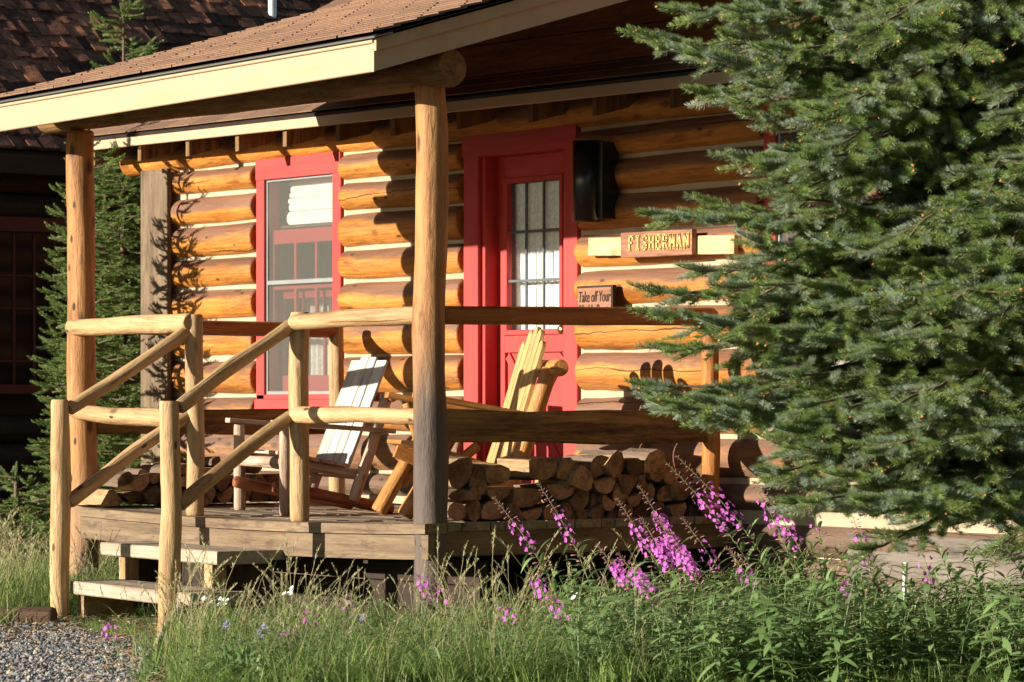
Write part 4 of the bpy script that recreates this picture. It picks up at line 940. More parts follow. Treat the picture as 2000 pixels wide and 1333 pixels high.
def limb(cr, p0, tip, droop, shootL, nproto, spread=.45, dens=1., root=None, mat=None, rb=.018, bare=.12, lift=.12, parent=None, blue=.5):
    p0, tip = Vector(p0), Vector(tip); v = tip-p0; L = v.length; k = max(5, int(L/.07))
    pts = []
    sd = random.uniform(0, 99)
    for i in range(k+1):
        t = i/k; q = p0+v*t+Vector((0, 0, -droop*math.sin(math.pi*t)*1.0+lift*0)); q += Vector((pnoise(t*3, sd), pnoise(t*3, sd+5), pnoise(t*3, sd+7)))*.02*min(1, L); pts.append(q)
    b = MB(); b.tube(pts, [rb*(1-.85*i/k)+.0015 for i in range(k+1)], 6); b.obj('branch', M_BARKT, parent)
    up = Vector((0, 0, 1))
    step = .080/dens; s = bare*L; side = 1
    def at(u):
        f = min(.9999, u/L)*k; i = int(f); return pts[i].lerp(pts[i+1], f-i), (pts[i+1]-pts[i]).normalized()
    def pick(t): 
        return (0 if random.random() < .6 else 1) if random.random() < blue*(.4+.6*t) else (3 if random.random() < .13 else 2)
    while s < L:
        p, d = at(s); t = s/L; side = -side
        lat = d.cross(up).normalized()*side
        ll = spread*L*(1-t)**.75*min(1, .45+t*1.7)*random.uniform(.7, 1.15)+shootL*.8
        dd = (d*random.uniform(.55, .95)+lat+Vector((0, 0, random.uniform(-.5, .12)))).normalized()
        # secondary twig
        u = 0.; q = Vector(p); s2 = 1; ddx = Vector(dd)
        if ll > shootL*1.5:
            cr.tw.tube([p, p+dd*ll*.5+Vector((0, 0, -.02*ll)), p+dd*ll], [.0045, .003, .0018], 4, cap=False)
        while u < ll-shootL*.7:
            q = p+dd*u+Vector((0, 0, -.10*u*u)); s2 = -s2
            l2 = dd.cross(up).normalized()*s2
            d3 = (dd*random.uniform(.7, 1.1)+l2*random.uniform(.7, 1.)+Vector((0, 0, random.uniform(-.75, .20)))).normalized()
            tt = min(1, u/ll+.2)
            if u > .02 or random.random() < .5:
                n3 = 2 if (ll-u) > shootL*2.2 and random.random() < .6 else 1
                for w_ in range(n3): cr.shoot(q+d3*w_*shootL*.8, d3, random.uniform(.55, 1.22), pick(.5*t+.5*tt))
            cr.shoot(q, dd+Vector((random.uniform(-.1, .1), random.uniform(-.1, .1), random.uniform(-.1, .15))), random.uniform(.85, 1.1), pick(.5*t+.5*tt))
            u += shootL*.66/dens
        cr.shoot(p+dd*(ll-shootL*.7)+Vector((0, 0, -.05*ll)), dd+Vector((0, 0, .1)), random.uniform(.9, 1.15), pick(1))
        s += step*random.uniform(.7, 1.3)
    for w_ in range(3): cr.shoot(pts[-1]-(pts[-1]-pts[-2])*.5*w_, (pts[-1]-pts[-2])+Vector((random.uniform(-.02, .02), random.uniform(-.02, .02), .01)), 1.1, pick(1))
PR = [shoot_proto(.11, 190, .034, .0015, M_N1, 1, False, fwk=.7, dome=.5), shoot_proto(.12, 200, .033, .0015, M_N1B, 2, False, fwk=.6, dome=.3), shoot_proto(.12, 190, .034, .0015, M_N2, 3, False, fwk=.65), shoot_proto(.11, 180, .033, .0015, M_N2, 4, True, fwk=.6)]
TD = 14.1
tr0 = atD(2055, 790, TD); TX, TY = tr0.x, tr0.y
big = thing('blue_spruce', 'large blue-green spruce filling the right side in front of the cabin', 'tree', (TX, TY, GZ))
b = MB(); b.tube([(TX, TY, GZ-.1), (TX+.01, TY, .5), (TX, TY+.01, 1.6), (TX, TY, 3), (TX, TY, 5.5)], [.13, .11, .09, .065, .01], 12); b.obj('trunk', M_BARKT, big)
cr = Crown()
tips = [  # px, py, depth of branch tips, start row on the trunk
    (1268, 78, 14.0, 10), (1330, 20, 13.8, -60), (1382, 183, 14.0, 150), (1478, 235, 14.1, 190), (1442, 305, 13.9, 250), (1500, 375, 13.9, 320),
    (1290, 428, 13.9, 410), (1400, 405, 14.1, 370), (1375, 530, 14.0, 480), (1284, 578, 13.8, 530), (1283, 622, 13.9, 560), (1310, 690, 13.8, 600), (1285, 755, 13.9, 650), (1283, 768, 14.1, 700), (1320, 800, 13.7, 700), (1290, 792, 14.1, 690),
    (1400, 640, 13.6, 600), (1375, 790, 13.7, 760), (1440, 820, 13.6, 780), (1520, 870, 13.6, 800), (1530, 950, 13.8, 830), (1500, 925, 13.5, 810), (1560, 985, 13.5, 850), (1600, 985, 13.3, 850),
    (1690, 985, 13.2, 850), (1640, 930, 13.3, 830), (1760, 990, 13.1, 860), (1840, 960, 13.1, 850), (1905, 1010, 13.2, 880), (1980, 985, 13.1, 880), (1700, 1065, 13.6, 900), (2040, 960, 13.2, 860),
    (1450, 30, 13.6, -40), (1520, 90, 13.5, 40), (1440, 130, 13.7, 80), (1350, 110, 13.8, 60), (1500, 170, 13.6, 120), (1480, 480, 13.5, 440), (1440, 560, 13.5, 520)]
trunk_at = lambda py: Vector((TX, TY, EYE+(HZ-py)*TD/F))
for (px, py, dpt, sy) in tips:
    q = atD(px, py, dpt); limb(cr, trunk_at(sy-75), q, .06+.06*random.random(), .095, 4, spread=.34, dens=1., bare=.22, parent=big, rb=.02)
ga_ = 0
for i in range(185):
    z = 1.0; py = random.uniform(-220, 900); px = random.uniform(1470, 2120)
    edge = {0: 1480, 1: 1500, 2: 1530, 3: 1490, 4: 1470, 5: 1450, 6: 1470, 7: 1500, 8: 1540, 9: 1560}.get(max(0, min(9, int(py/100))), 1500)
    px = random.uniform(edge, 2130)
    if 1875 < px < 2010 and -160 < py < 150: continue
    if 1560 < px < 1720 and 690 < py < 850: continue
    if random.random() < .25: px = random.uniform(edge, edge+130)
    off = abs(px-2055)/455; rad = 1.22+.15*random.random()
    dpt = TD-math.sqrt(max(.05, rad*rad-min(off, rad*.98)**2))*random.uniform(.45, 1.0)
    q = atD(px, py, dpt); s0 = trunk_at(py-random.uniform(110, 300))
    limb(cr, s0, q, .05+.05*random.random(), .095, 4, spread=.34, dens=.9, bare=.25, parent=big, rb=.016)
for i in range(210):     # the far and right sides of the crown
    a = i*2.399; z = .15+4.9*(i/210); R_ = 1.35*(1-max(0, z-1.0)/5.0)*random.uniform(.8, 1.1)
    dv = Vector((math.cos(a), math.sin(a), 0))
    if dv.x*RX+dv.y*RY < .1 and dv.x*(-VX)+dv.y*(-VY) > -.2 and z < 2.8: continue
    if dv.x*RX+dv.y*RY < -.45 and z < 2.8: continue
    limb(cr, (TX, TY, z), Vector((TX, TY, z-.28))+dv*R_, .05, .095, 4, spread=.34, dens=.8, bare=.2, parent=big, rb=.016)
cr.tw.obj('twigs', M_TWIG, big)['kind'] = 'stuff'
for i in range(26):     # dead bare twigs near the trunk at the top
    p_ = atD(random.uniform(1880, 2030), random.uniform(-60, 170), TD-random.uniform(.1, .75)); d_ = Vector((random.uniform(-1, 1), random.uniform(-1, 1), random.uniform(-.9, .5)))*.13
    b = MB(); m1 = p_+d_*.5+Vector((0, 0, random.uniform(-.03, .03))); b.tube([p_-d_, p_, m1, p_+d_], [.006, .005, .004, .002], 5)
    for k_ in range(3): e_ = Vector((random.uniform(-1, 1), random.uniform(-1, 1), random.uniform(-1, .4)))*.07; b.tube([m1, m1+e_], [.003, .0012], 4)
    b.obj('dead_twig', M_BARKT, big)
scatter('needle_foliage', cr.p, cr.r, cr.s, cr.i, PR, big)
print('big spruce shoots', len(cr.p))
# young spruce
PR2 = [shoot_proto(.095, 90, .023, .0022, M_N3, 11, False), shoot_proto(.095, 90, .022, .0022, M_N3, 12, False), shoot_proto(.095, 90, .023, .0022, M_N2, 13, False), shoot_proto(.09, 90, .022, .0022, M_N3, 14, False)]
def young(px, base_y, topy, R_, name, label, lowz=-.4, nl=210, dens=1.25):
    t0 = onY(px, 700, base_y); x, y = t0.x, t0.y; P = F/((x-CAMX)*VX+(y-CAMY)*VY); zt = EYE+(HZ-topy)/P
    t = thing(name, label, 'tree', (x, y, GZ)); b = MB(); b.tube([(x, y, GZ-.1), (x, y, GZ+(zt-GZ)*.5), (x+.01, y, zt)], [.035, .02, .005], 8); b.obj('trunk', M_BARKT, t)
    c = Crown()
    for i in range(nl):
        f = (i+random.random())/nl
        if f > .74 and i % 3: continue
        z = lowz+(zt-.12-lowz)*f; a = i*2.399+random.uniform(-.3, .3); rr = R_*(1-f)**.8+.10
        q = Vector((x, y, z))+Vector((math.cos(a), math.sin(a), -.10+.55*f))*rr*random.uniform(.8, 1.1)
        limb(c, (x, y, z+.03), q, .03*rr, .07, 4, spread=.45, dens=dens, bare=.12, parent=t, rb=.008, blue=.3)
    for k in range(6): c.shoot((x, y, zt-.10-.05*k), Vector((random.uniform(-.2, .2), random.uniform(-.2, .2), 1)), 1.1, k % 4, Vector((1, 0, 0)))
    if c.tw.v: c.tw.obj('twigs', M_TWIG, t)['kind'] = 'stuff'
    scatter('needle_foliage', c.p, c.r, c.s, c.i, PR2, t); print(name, len(c.p))
young(240, 2.35, -18, .50, 'young_spruce', 'tall young spruce whose tip rises above the porch roof, beside the cabin corner')
young(172, 1.35, 165, .28, 'young_spruce', 'shorter young spruce mostly hidden behind the left porch post', nl=150, dens=.9)
young(30, 1.0, 905, .55, 'young_spruce', 'low bushy spruce seedling in the grass at the left edge', nl=34, dens=.9)

# ------------------------------------------------------------------ gravel
def in_gravel(x, y):
    a, b = proj((x, y, GZ)); 
    if a > 2000: return False
    if b < 1200: return False
    edge = 300+18*math.sin(b*.05)+(b-1240)*-.15
    return b > 1222-12*math.sin(a*.02) and a < edge+random.uniform(-25, 15) if a > -50 else b > 1222
M_ST = [plain('gravel_grey', (.21, .21, .21), .9, .4, (40, 40, 40), .3, wv=1.0), plain('gravel_tan', (.36, .29, .21), .9, .3, (40, 40, 40), .3, wv=.7)]
pst = []
for k in range(5):
    rr = random.Random(k); b = MB(); import bmesh
    bb = bmesh.new(); bmesh.ops.create_icosphere(bb, subdivisions=1, radius=.5)
    vs = [(v.co.x*(1+rr.uniform(-.3, .3)), v.co.y*(.75+rr.uniform(-.25, .25)), v.co.z*(.6+rr.uniform(-.2, .2))) for v in bb.verts]; fs = [tuple(v.index for v in f.verts) for f in bb.faces]; bb.free()
    b.add(vs, fs); pst.append(proto(b, 'stone', [M_ST[k > 3]]))
P_, R_, S_, I_ = [], [], [], []
g0 = onZ(-120, 1350, GZ)
cnt = 0
c_gr = [onZ(a, b, GZ) for a, b in ((-450, 1205), (360, 1215), (360, 1420), (-450, 1420))]
for i in range(41000):
    u, v = random.random(), random.random(); q = (c_gr[0].lerp(c_gr[1], u)).lerp(c_gr[3].lerp(c_gr[2], u), v)
    if not in_gravel(q.x, q.y): continue
    P_.append((q.x, q.y, gh(q.x, q.y)+.0)); R_.append([random.uniform(0, 6.28) for _ in range(3)]); S_.append(random.choice((random.uniform(.010, .022), random.uniform(.02, .042)))); I_.append(random.choice((0, 1, 2, 3, 4)))
scatter('gravel', P_, R_, S_, I_, pst); print('stones', len(P_))
lit = []
for k in range(3):
    b = MB(); r_ = random.Random(k)
    b.add([(-.02, 0, 0), (0, -.006, .004), (.022, 0, .002), (0, .006, .006)], [(0, 1, 2, 3)]); b.tube([(.0, .01, .003), (.03, .02, .006), (.06, .02, .002)], .0012, 3); lit.append(proto(b, 'litter', [plain('dry_litter_%d' % k, ((.36, .22, .10), (.30, .20, .11), (.42, .33, .20))[k], .9, .3)]))
P_, R_, S_, I_ = [], [], [], []
for i in range(900):
    a = random.gauss(300, 70) if i % 2 else random.uniform(-60, 420); bb__ = random.uniform(1190, 1340) if i % 2 else random.gauss(1222, 16)
    q = onZ(a, bb__, GZ); P_.append((q.x, q.y, gh(q.x, q.y)+.012)); R_.append((random.uniform(-.4, .4), random.uniform(-.4, .4), random.uniform(0, 6.28))); S_.append(random.uniform(.5, 1.3)); I_.append(i % 3)
scatter('dry_litter', P_, R_, S_, I_, lit)
b = MB(); q = [onZ(a, b_, GZ) for a, b_ in ((-600, 1222), (-50, 1222), (305, 1240), (285, 1420), (-600, 1420))]
m_, nt, p = new_mat('gravel_bed'); tc = N(nt, 'TexCoord'); vo = N(nt, 'TexVoronoi', i={'Scale': 60.}); nt.links.new(tc.outputs['Object'], vo.inputs['Vector'])
sc_ = N(nt, 'SeparateColor'); nt.links.new(vo.outputs['Color'], sc_.inputs[0]); nt.links.new(mix(nt, sc_.outputs[0], (.07, .065, .06), (.26, .24, .22)), p.inputs['Base Color'])
bb_ = N(nt, 'Bump', i={'Strength': 1., 'Distance': .01}); nt.links.new(math_(nt, 'SUBTRACT', 1., vo.outputs['Distance']), bb_.inputs['Height']); nt.links.new(bb_.outputs[0], p.inputs['Normal'])
# gridded so that it follows the ground
nx, ny = 30, 16; vs = []; fs = []
for j in range(ny+1):
    for i in range(nx+1):
        u, v = i/nx, j/ny; a = (-600+(900)*u); r_ = 1222+(1420-1222)*v; w0 = onZ(a, r_, GZ); vs.append((w0.x, w0.y, gh(w0.x, w0.y)-.004))
for j in range(ny):
    for i in range(nx): fs.append((j*(nx+1)+i, j*(nx+1)+i+1, (j+1)*(nx+1)+i+1, (j+1)*(nx+1)+i))
b.add(vs, fs, True); o = b.obj('gravel_path', m_); o['kind'] = 'structure'

# ------------------------------------------------------------------ grass
M_G1 = leafy('grass_blade', (.16, .27, .05), (.36, .48, .15), .5, .35, .3, dry=((.46, .40, .20), .07))
M_G2 = leafy('grass_blade_dark', (.12, .23, .05), (.28, .40, .12), .5, .35, .3, dry=((.34, .28, .14), .06))
M_SEED = leafy('grass_seed_head', (.30, .28, .13), (.48, .43, .24), .7, .2, .2)
M_WEED = leafy('broad_leaf', (.11, .19, .05), (.25, .34, .12), .45, .3, .35)
M_LANC = leafy('lance_leaf', (.13, .23, .065), (.30, .43, .17), .38, .3, .5)
def blade(b, base, ang, h, lean, w_, segs=4, curl=.6):
    d = Vector((math.cos(ang), math.sin(ang), 0)); s = Vector((-d.y, d.x, 0)); vs = []; fs = []
    for k in range(segs+1):
        t = k/segs; p = Vector(base)+d*(lean*h*(t**1.8))+Vector((0, 0, h*(t-.28*curl*lean*t**3))); ww = w_*(1-t**1.6)*.5+.0002
        vs += [p-s*ww, p+s*ww]
    for k in range(segs): fs.append((2*k, 2*k+1, 2*k+3, 2*k+2))
    b.add(vs, fs, True)
def tuft(sd, n, h, mat, w_=.0045, spread=.04, seed=0):
    rr = random.Random(sd); b = MB(); mi = []
    for i in range(n):
        blade(b, (rr.gauss(0, spread), rr.gauss(0, spread), -.02), rr.uniform(0, 6.28), h*rr.uniform(.45, 1.1), rr.uniform(.1, 1.2), w_*rr.uniform(.6, 1.4))
    mi += [0]*len(b.f)
    for i in range(seed):
        k = len(b.f); a = rr.uniform(0, 6.28); H = h*rr.uniform(1.2, 1.8); ln = rr.uniform(.15, .5); d = Vector((math.cos(a), math.sin(a), 0))
        pts = [Vector((0, 0, 0))+d*(ln*H*t**2)+Vector((0, 0, H*(t-.15*t**3))) for t in (0, .3, .6, .85, 1)]; b.tube(pts, [.0012, .0011, .001, .0008, .0006], 3, cap=False); mi += [1]*(len(b.f)-k)
        for j in range(24):
            k = len(b.f); t = .74+.26*j/24; p = d*(ln*H*t**2)+Vector((0, 0, H*(t-.15*t**3))); q = Vector((rr.uniform(-1, 1), rr.uniform(-1, 1), rr.uniform(.6, 1.6))).normalized()*.010*(1.4-t)*2
            s = Vector((rr.uniform(-1, 1), rr.uniform(-1, 1), 0)).normalized()*.0022; b.add([p-s, p+s, p+q], [(0, 1, 2)]); mi += [1]
    return proto(b, 'tuft', [mat, M_SEED], mi)
def rosette(sd, n, h, mat, wid):
    rr = random.Random(sd); b = MB()
    for i in range(n):
        a = rr.uniform(0, 6.28); L = h*rr.uniform(.6, 1.1); el = rr.uniform(.3, 1.2); d = Vector((math.cos(a)*math.cos(el), math.sin(a)*math.cos(el), math.sin(el))); s = Vector((-math.sin(a), math.cos(a), 0)); vs = []; fs = []
        for k in range(6):
            t = k/5; p = d*L*t+Vector((0, 0, -.35*L*t*t)); ww = wid*math.sin(math.pi*(t*.92+.06))**.8*.5+.0005; vs += [p-s*ww+Vector((0, 0, ww*.3)), p, p+s*ww+Vector((0, 0, ww*.3))]
        for k in range(5): fs += [(3*k, 3*k+1, 3*k+4, 3*k+3), (3*k+1, 3*k+2, 3*k+5, 3*k+4)]
        b.add(vs, fs, True)
    return proto(b, 'rosette', [mat])
def weed_stem(sd, h, mat, LL=.075, WW=.013, nn=18):
    rr = random.Random(sd); b = MB(); b.tube([(0, 0, 0), (.01, 0, h*.5), (rr.uniform(-.05, .05), rr.uniform(-.05, .05), h)], [.003, .002, .001], 4, cap=False)
    for i in range(nn):
        t = .15+.85*i/nn; a = i*2.4; L = LL*rr.uniform(.6, 1.2)*(1.1-.6*t); d = Vector((math.cos(a), math.sin(a), rr.uniform(-.1, .5))).normalized(); s = Vector((-math.sin(a), math.cos(a), 0)); p0 = Vector((.01*t, 0, h*t)); vs = []; fs = []
        for k in range(5):
            u = k/4; p = p0+d*L*u+Vector((0, 0, -.26*L*u*u)); ww = WW*math.sin(math.pi*(u*.9+.08))*.5+.0003; vs += [p-s*ww, p+s*ww]
        for k in range(4): fs.append((2*k, 2*k+1, 2*k+3, 2*k+2))
        b.add(vs, fs, True)
    return proto(b, 'weed', [mat])
PG = [tuft(1, 22, .20, M_G1), tuft(2, 20, .17, M_G2), tuft(3, 14, .24, M_G1, seed=2), tuft(4, 34, .11, M_G1, spread=.05), rosette(5, 9, .11, M_WEED, .024), tuft(6, 8, .26, M_G2, seed=2, w_=.006), weed_stem(7, .20, M_WEED), rosette(8, 8, .13, M_G1, .016), weed_stem(9, .40, M_LANC, .15, .022, 26), weed_stem(10, .34, M_LANC, .13, .020, 24)]
def sheltered(x, y):
    if DXL-.05 < x < .12 and -.02 < y < 1.95: return True
    if y > 1.9 and x > XL-.1: return True
    return False
def grass_field(name, region, n, hs, seed, avoid_stairs=True, wts=(6, 5, .5, 6, 4, .35, 4, 4)):
    rr = random.Random(seed); P_, R_, S_, I_ = [], [], [], []
    (a0, a1), (b0, b1) = region
    tries = 0
    while len(P_) < n and tries < n*6:
        tries += 1
        a = rr.uniform(a0, a1); d = rr.uniform(b0, b1); q = atD(a, 790, d); x, y = q.x, q.y
        if sheltered(x, y): continue
        z = gh(x, y); px, py = proj((x, y, z))
        if in_gravel(x, y): continue
        if x < BX+.2: continue
        s = hs*rr.uniform(.6, 1.25); k = rr.choices(range(8), wts)[0]
        if nL.x-.15 < x < nR.x+.1 and -.95 < y < 0: s *= .45
        if a < 380 and 1205 < py < 1260: s *= .35
        if 285 < a < 350 and py > 1235: continue
        P_.append((x, y, z)); R_.append((rr.uniform(-.15, .15), rr.uniform(-.15, .15), rr.uniform(0, 6.28))); S_.append(s); I_.append(k)
    o = scatter(name, P_, R_, S_, I_, PG); print(name, len(P_)); return o
grass_field('meadow_grass', ((280, 2450), (12.9, 17.2)), 13800, .92, 1)
grass_field('meadow_grass', ((-520, 420), (15.8, 25)), 13500, 1.0, 2, wts=(6, 4, 1, 6, .5, .4, 1, 1))

P_, R_, S_, I_ = [], [], [], []
for (pa, pb, da_, db_, n_) in ((370, 620, 14.2, 15.6, 24), (840, 1120, 14.6, 15.6, 22), (1120, 1400, 14.2, 15.4, 14), (300, 380, 13.6, 14.8, 12), (-60, 90, 16.5, 20, 40)):
    for i in range(n_):
        q = atD(random.uniform(pa, pb), 790, random.uniform(da_, db_))
        if sheltered(q.x, q.y) or in_gravel(q.x, q.y): continue
        P_.append((q.x, q.y, gh(q.x, q.y))); R_.append((random.uniform(-.2, .2), random.uniform(-.2, .2), random.uniform(0, 6.28))); S_.append(random.uniform(.9, 1.55)); I_.append(random.choice((2, 5)))
scatter('tall_seed_grass', P_, R_, S_, I_, PG)
P_, R_, S_, I_ = [], [], [], []
for i in range(620):
    a = random.uniform(1080, 2080); d = random.uniform(12.9, 14.9); q = atD(a, 790, d)
    if random.random() > min(1, (a-1000)/450) or sheltered(q.x, q.y) or (q.y > 1.4 and random.random() < .5): continue
    P_.append((q.x, q.y, gh(q.x, q.y))); R_.append((random.uniform(-.35, .35), random.uniform(-.35, .35), random.uniform(0, 6.28))); S_.append(random.uniform(.65, 1.2)); I_.append(random.choice((8, 9)))
scatter('leafy_undergrowth', P_, R_, S_, I_, PG)
# ------------------------------------------------------------------ fireweed and leafy plants, one by one
M_PET = leafy('fireweed_petal', (.50, .09, .48), (.72, .22, .68), .6, .35, .2)
M_BUDP = plain('fireweed_bud', (.38, .16, .17), .7, .2)
M_STEM = plain('plant_stem', (.16, .20, .06), .7, .2)
M_STEMR = plain('reddish_stem', (.30, .14, .10), .7, .2)
def leaf_mesh(L, w_, bend, sd):
    b = MB(); vs = []; fs = []; n = 7; rr = random.Random(sd)
    for k in range(n+1):
        t = k/n; ww = w_*math.sin(math.pi*min(.98, t*.86+.10))**.9*.5*(1 if t < 1 else .1); z = .25*L*t-bend*L*t*t; y = L*t*(1-.15*bend*t)
        vs += [(-ww, y, z+ww*.35), (0, y, z), (ww, y, z+ww*.35)]
    for k in range(n): fs += [(3*k, 3*k+1, 3*k+4, 3*k+3), (3*k+1, 3*k+2, 3*k+5, 3*k+4)]
    b.add(vs, fs, True); return b.mesh('leaf', M_LANC)
LM = [leaf_mesh(.14, .026, .35, 1), leaf_mesh(.17, .028, .6, 2), leaf_mesh(.12, .022, .25, 3), leaf_mesh(.15, .026, .8, 4)]
def flower_mesh(sd):
    rr = random.Random(sd); b = MB()
    for k in range(4):
        a = k*math.pi/2+.6+rr.uniform(-.15, .15); L = .0125*rr.uniform(.9, 1.1); d = Vector((math.cos(a), .35, math.sin(a))).normalized(); s = Vector((-math.sin(a), 0, math.cos(a)))*.0062
        b.add([Vector((0, .002, 0)), d*L*.55-s, d*L+s*-.45+Vector((0, .001, 0)), d*L+s*.45, d*L*.55+s], [(0, 1, 2, 3, 4)])
    for k in range(3): a = rr.uniform(0, 6.28); b.add([(0, 0, 0), (.001, 0, 0), (.006*math.cos(a), .013, .006*math.sin(a))], [(0, 1, 2)])
    return b.mesh('flower', M_PET)
FM = [flower_mesh(k) for k in range(3)]
def bud_mesh():
    b = MB(); b.tube([(0, 0, 0), (0, .010, .001), (0, .013, 0), (0, .022, -.002), (0, .026, -.003)], [.0006, .0007, .0017, .0022, .0004], 5, cap=False); return b.mesh('bud', M_BUDP)
BM_ = bud_mesh()
def rotM(p, d, up=Vector((0, 0, 1)), s=1, roll=0):
    M = basis_euler(d, up).to_matrix().to_4x4() @ Matrix.Rotation(roll, 4, 'Y') @ Matrix.Scale(s, 4); M.translation = p; return M
def plant(tip, base, nflow, nbud, nleaf, label, cat, group, name='fireweed', fl=(.60, .85), lsc=1., lrange=(.08, .62), bow=.08, fs=1.):
    tip, base = Vector(tip), Vector(base); L = (tip-base).length
    t = thing(name, label, cat, base, group)
    pt = lambda u: base.lerp(tip, u)+Vector((0, 0, bow*L*math.sin(math.pi*u)))+Vector((RX, RY, 0))*(bow*.6*L*math.sin(math.pi*u))
    b = MB(); b.tube([pt(k/8) for k in range(9)], [.0036*(1-.75*k/8) for k in range(9)], 5, cap=False); b.obj('stem', M_STEM, t)
    ax = lambda u: (pt(min(1, u+.03))-pt(u-.03)).normalized()
    for i in range(nleaf):
        u = lrange[0]+(lrange[1]-lrange[0])*i/nleaf+random.uniform(-.01, .01); a = i*2.4+random.uniform(-.3, .3); d = ax(u); e1 = d.cross(Vector((.3, .2, .1))).normalized(); e2 = d.cross(e1)
        dd = e1*math.cos(a)+e2*math.sin(a)+d*random.uniform(.15, .7)
        link(bpy.data.objects.new('leaf', random.choice(LM)), t, rotM(pt(u), dd, s=lsc*random.uniform(.7, 1.1)*(1.05-.5*u)))
    for i in range(int(nflow*1.45)):
        u = fl[0]+(fl[1]-fl[0])*i/max(1, nflow*1.45)+random.uniform(-.01, .01); a = i*2.4+random.uniform(-.4, .4); d = ax(u); e1 = d.cross(Vector((.3, .2, .1))).normalized(); e2 = d.cross(e1)
        dd = e1*math.cos(a)+e2*math.sin(a)+d*.2; q = pt(u)+dd.normalized()*random.uniform(.016, .034)*fs
        link(bpy.data.objects.new('flower', random.choice(FM)), t, rotM(q, dd+Vector((-.3*VX, -.3*VY, 0)), s=fs*random.uniform(.68, 1.12), roll=random.uniform(0, 3)))
    for i in range(nbud//2):
        u = fl[0]-.16+.16*i/max(1, nbud//2); a = i*2.4; d = ax(u); e1 = d.cross(Vector((.3, .2, .1))).normalized(); e2 = d.cross(e1)
        link(bpy.data.objects.new('seed_pod', BM_), t, rotM(pt(u), e1*math.cos(a)+e2*math.sin(a)+d*.6, s=1.5))
    for i in range(nbud):
        u = fl[1]+(1-fl[1])*i/max(1, nbud); a = i*2.4; d = ax(min(.97, u)); e1 = d.cross(Vector((.3, .2, .1))).normalized(); e2 = d.cross(e1)
        dd = e1*math.cos(a)+e2*math.sin(a)+d*(-.1+1.2*(i/max(1, nbud))); link(bpy.data.objects.new('bud', BM_), t, rotM(pt(u), dd, s=1.25-.75*i/max(1, nbud)))
    return t
FG = 'fireweed plants in front of the porch'
fw = [  # tip px, tip py, base px, depth, flowers, label
    (962, 970, 1130, 14.9, 14, 'fireweed with long bud tip, leftmost of the tall ones before the deck corner'),
    (1050, 943, 1190, 14.9, 12, 'fireweed whose bud tip crosses the woodpile left of the magenta masses'),
    (1203, 972, 1340, 14.6, 22, 'fireweed with dense magenta spike under the middle of the woodpile'),
    (1246, 948, 1390, 14.7, 22, 'tall fireweed with curved bud tip in front of the right woodpile'),
    (1300, 903, 1560, 14.5, 24, 'tallest pair of fireweed, left stem, before the right rail post'),
    (1318, 888, 1600, 14.6, 20, 'tallest pair of fireweed, right stem, before the right rail post'),
    (1452, 912, 1600, 14.5, 14, 'fireweed in the shaded gap between rail post and spruce'),
    (1478, 945, 1650, 14.4, 20, 'fireweed with pink spike just left of the lowest spruce branches'),
    (1250, 1010, 1370, 14.2, 34, 'fireweed at the heart of the dense magenta cluster'),
    (1275, 1000, 1400, 14.3, 34, 'fireweed on the right of the dense magenta cluster'),
    (1300, 1030, 1420, 14.1, 30, 'fireweed low in the dense magenta cluster'),
    (1165, 1065, 1300, 14.3, 28, 'fireweed with broad low spike left of the magenta cluster'),
    (1205, 1080, 1330, 14.2, 24, 'fireweed with low spike under the magenta cluster'),
    (1240, 1115, 1340, 14.0, 16, 'short fireweed below the dense magenta cluster'),
    (1420, 1070, 1540, 14.0, 14, 'fireweed with small pink spike in the leafy growth below the rail post'),
    (1330, 1010, 1480, 14.4, 10, 'thin fireweed with pink seed stalks right of the cluster'),
    (1655, 985, 1730, 13.9, 12, 'fireweed before the cream chinking under the spruce'),
    (1645, 1135, 1690, 13.5, 9, 'small fireweed bloom low in the leaves below the spruce'),
    (1780, 1035, 1860, 13.8, 6, 'faint fireweed before the bottom board right of the spruce tip'),
    (1545, 890, 1640, 14.3, 6, 'fireweed half hidden behind the drooping spruce branch'),
    (1040, 1125, 1100, 14.2, 12, 'fireweed low in the grass under the deck corner'),
    (1080, 1175, 1130, 13.7, 9, 'small fireweed bloom in the grass below the cluster'),
    (985, 1185, 1020, 13.9, 7, 'tiny fireweed bloom in open grass right of the corner post'),
    (815, 1125, 880, 14.9, 9, 'fireweed in front of the corner post foot'),
    (845, 1140, 900, 14.7, 6, 'thin fireweed just right of the corner post foot'),
    (668, 1165, 700, 14.8, 6, 'small fireweed in the grass below the middle of the deck'),
    (598, 1195, 630, 14.5, 4, 'low pink fireweed in the grass right of the steps'),
    (560, 1235, 580, 14.1, 5, 'low fireweed in the grass right of the newel post'),
    (207, 1225, 235, 14.6, 9, 'small fireweed bloom lying over the gravel before the steps')]
for (tx, ty, bx, dp, nf, lab) in fw:
    tp = atD(tx, ty, dp); bp_ = atD(bx, 790, dp-.15); bp_.z = gh(bp_.x, bp_.y); hgt = tp.z-bp_.z
    big_ = hgt > .45
    plant(tp, bp_, nf, 26 if big_ else 6, 26 if big_ else 8, lab, 'fireweed', FG, fl=((.60, .80) if big_ else (.70, .96)), lsc=1 if big_ else .6, bow=.06)
LG = 'leafy fireweed stems without flowers at the lower right'
rr = random.Random(5); nlf = 0
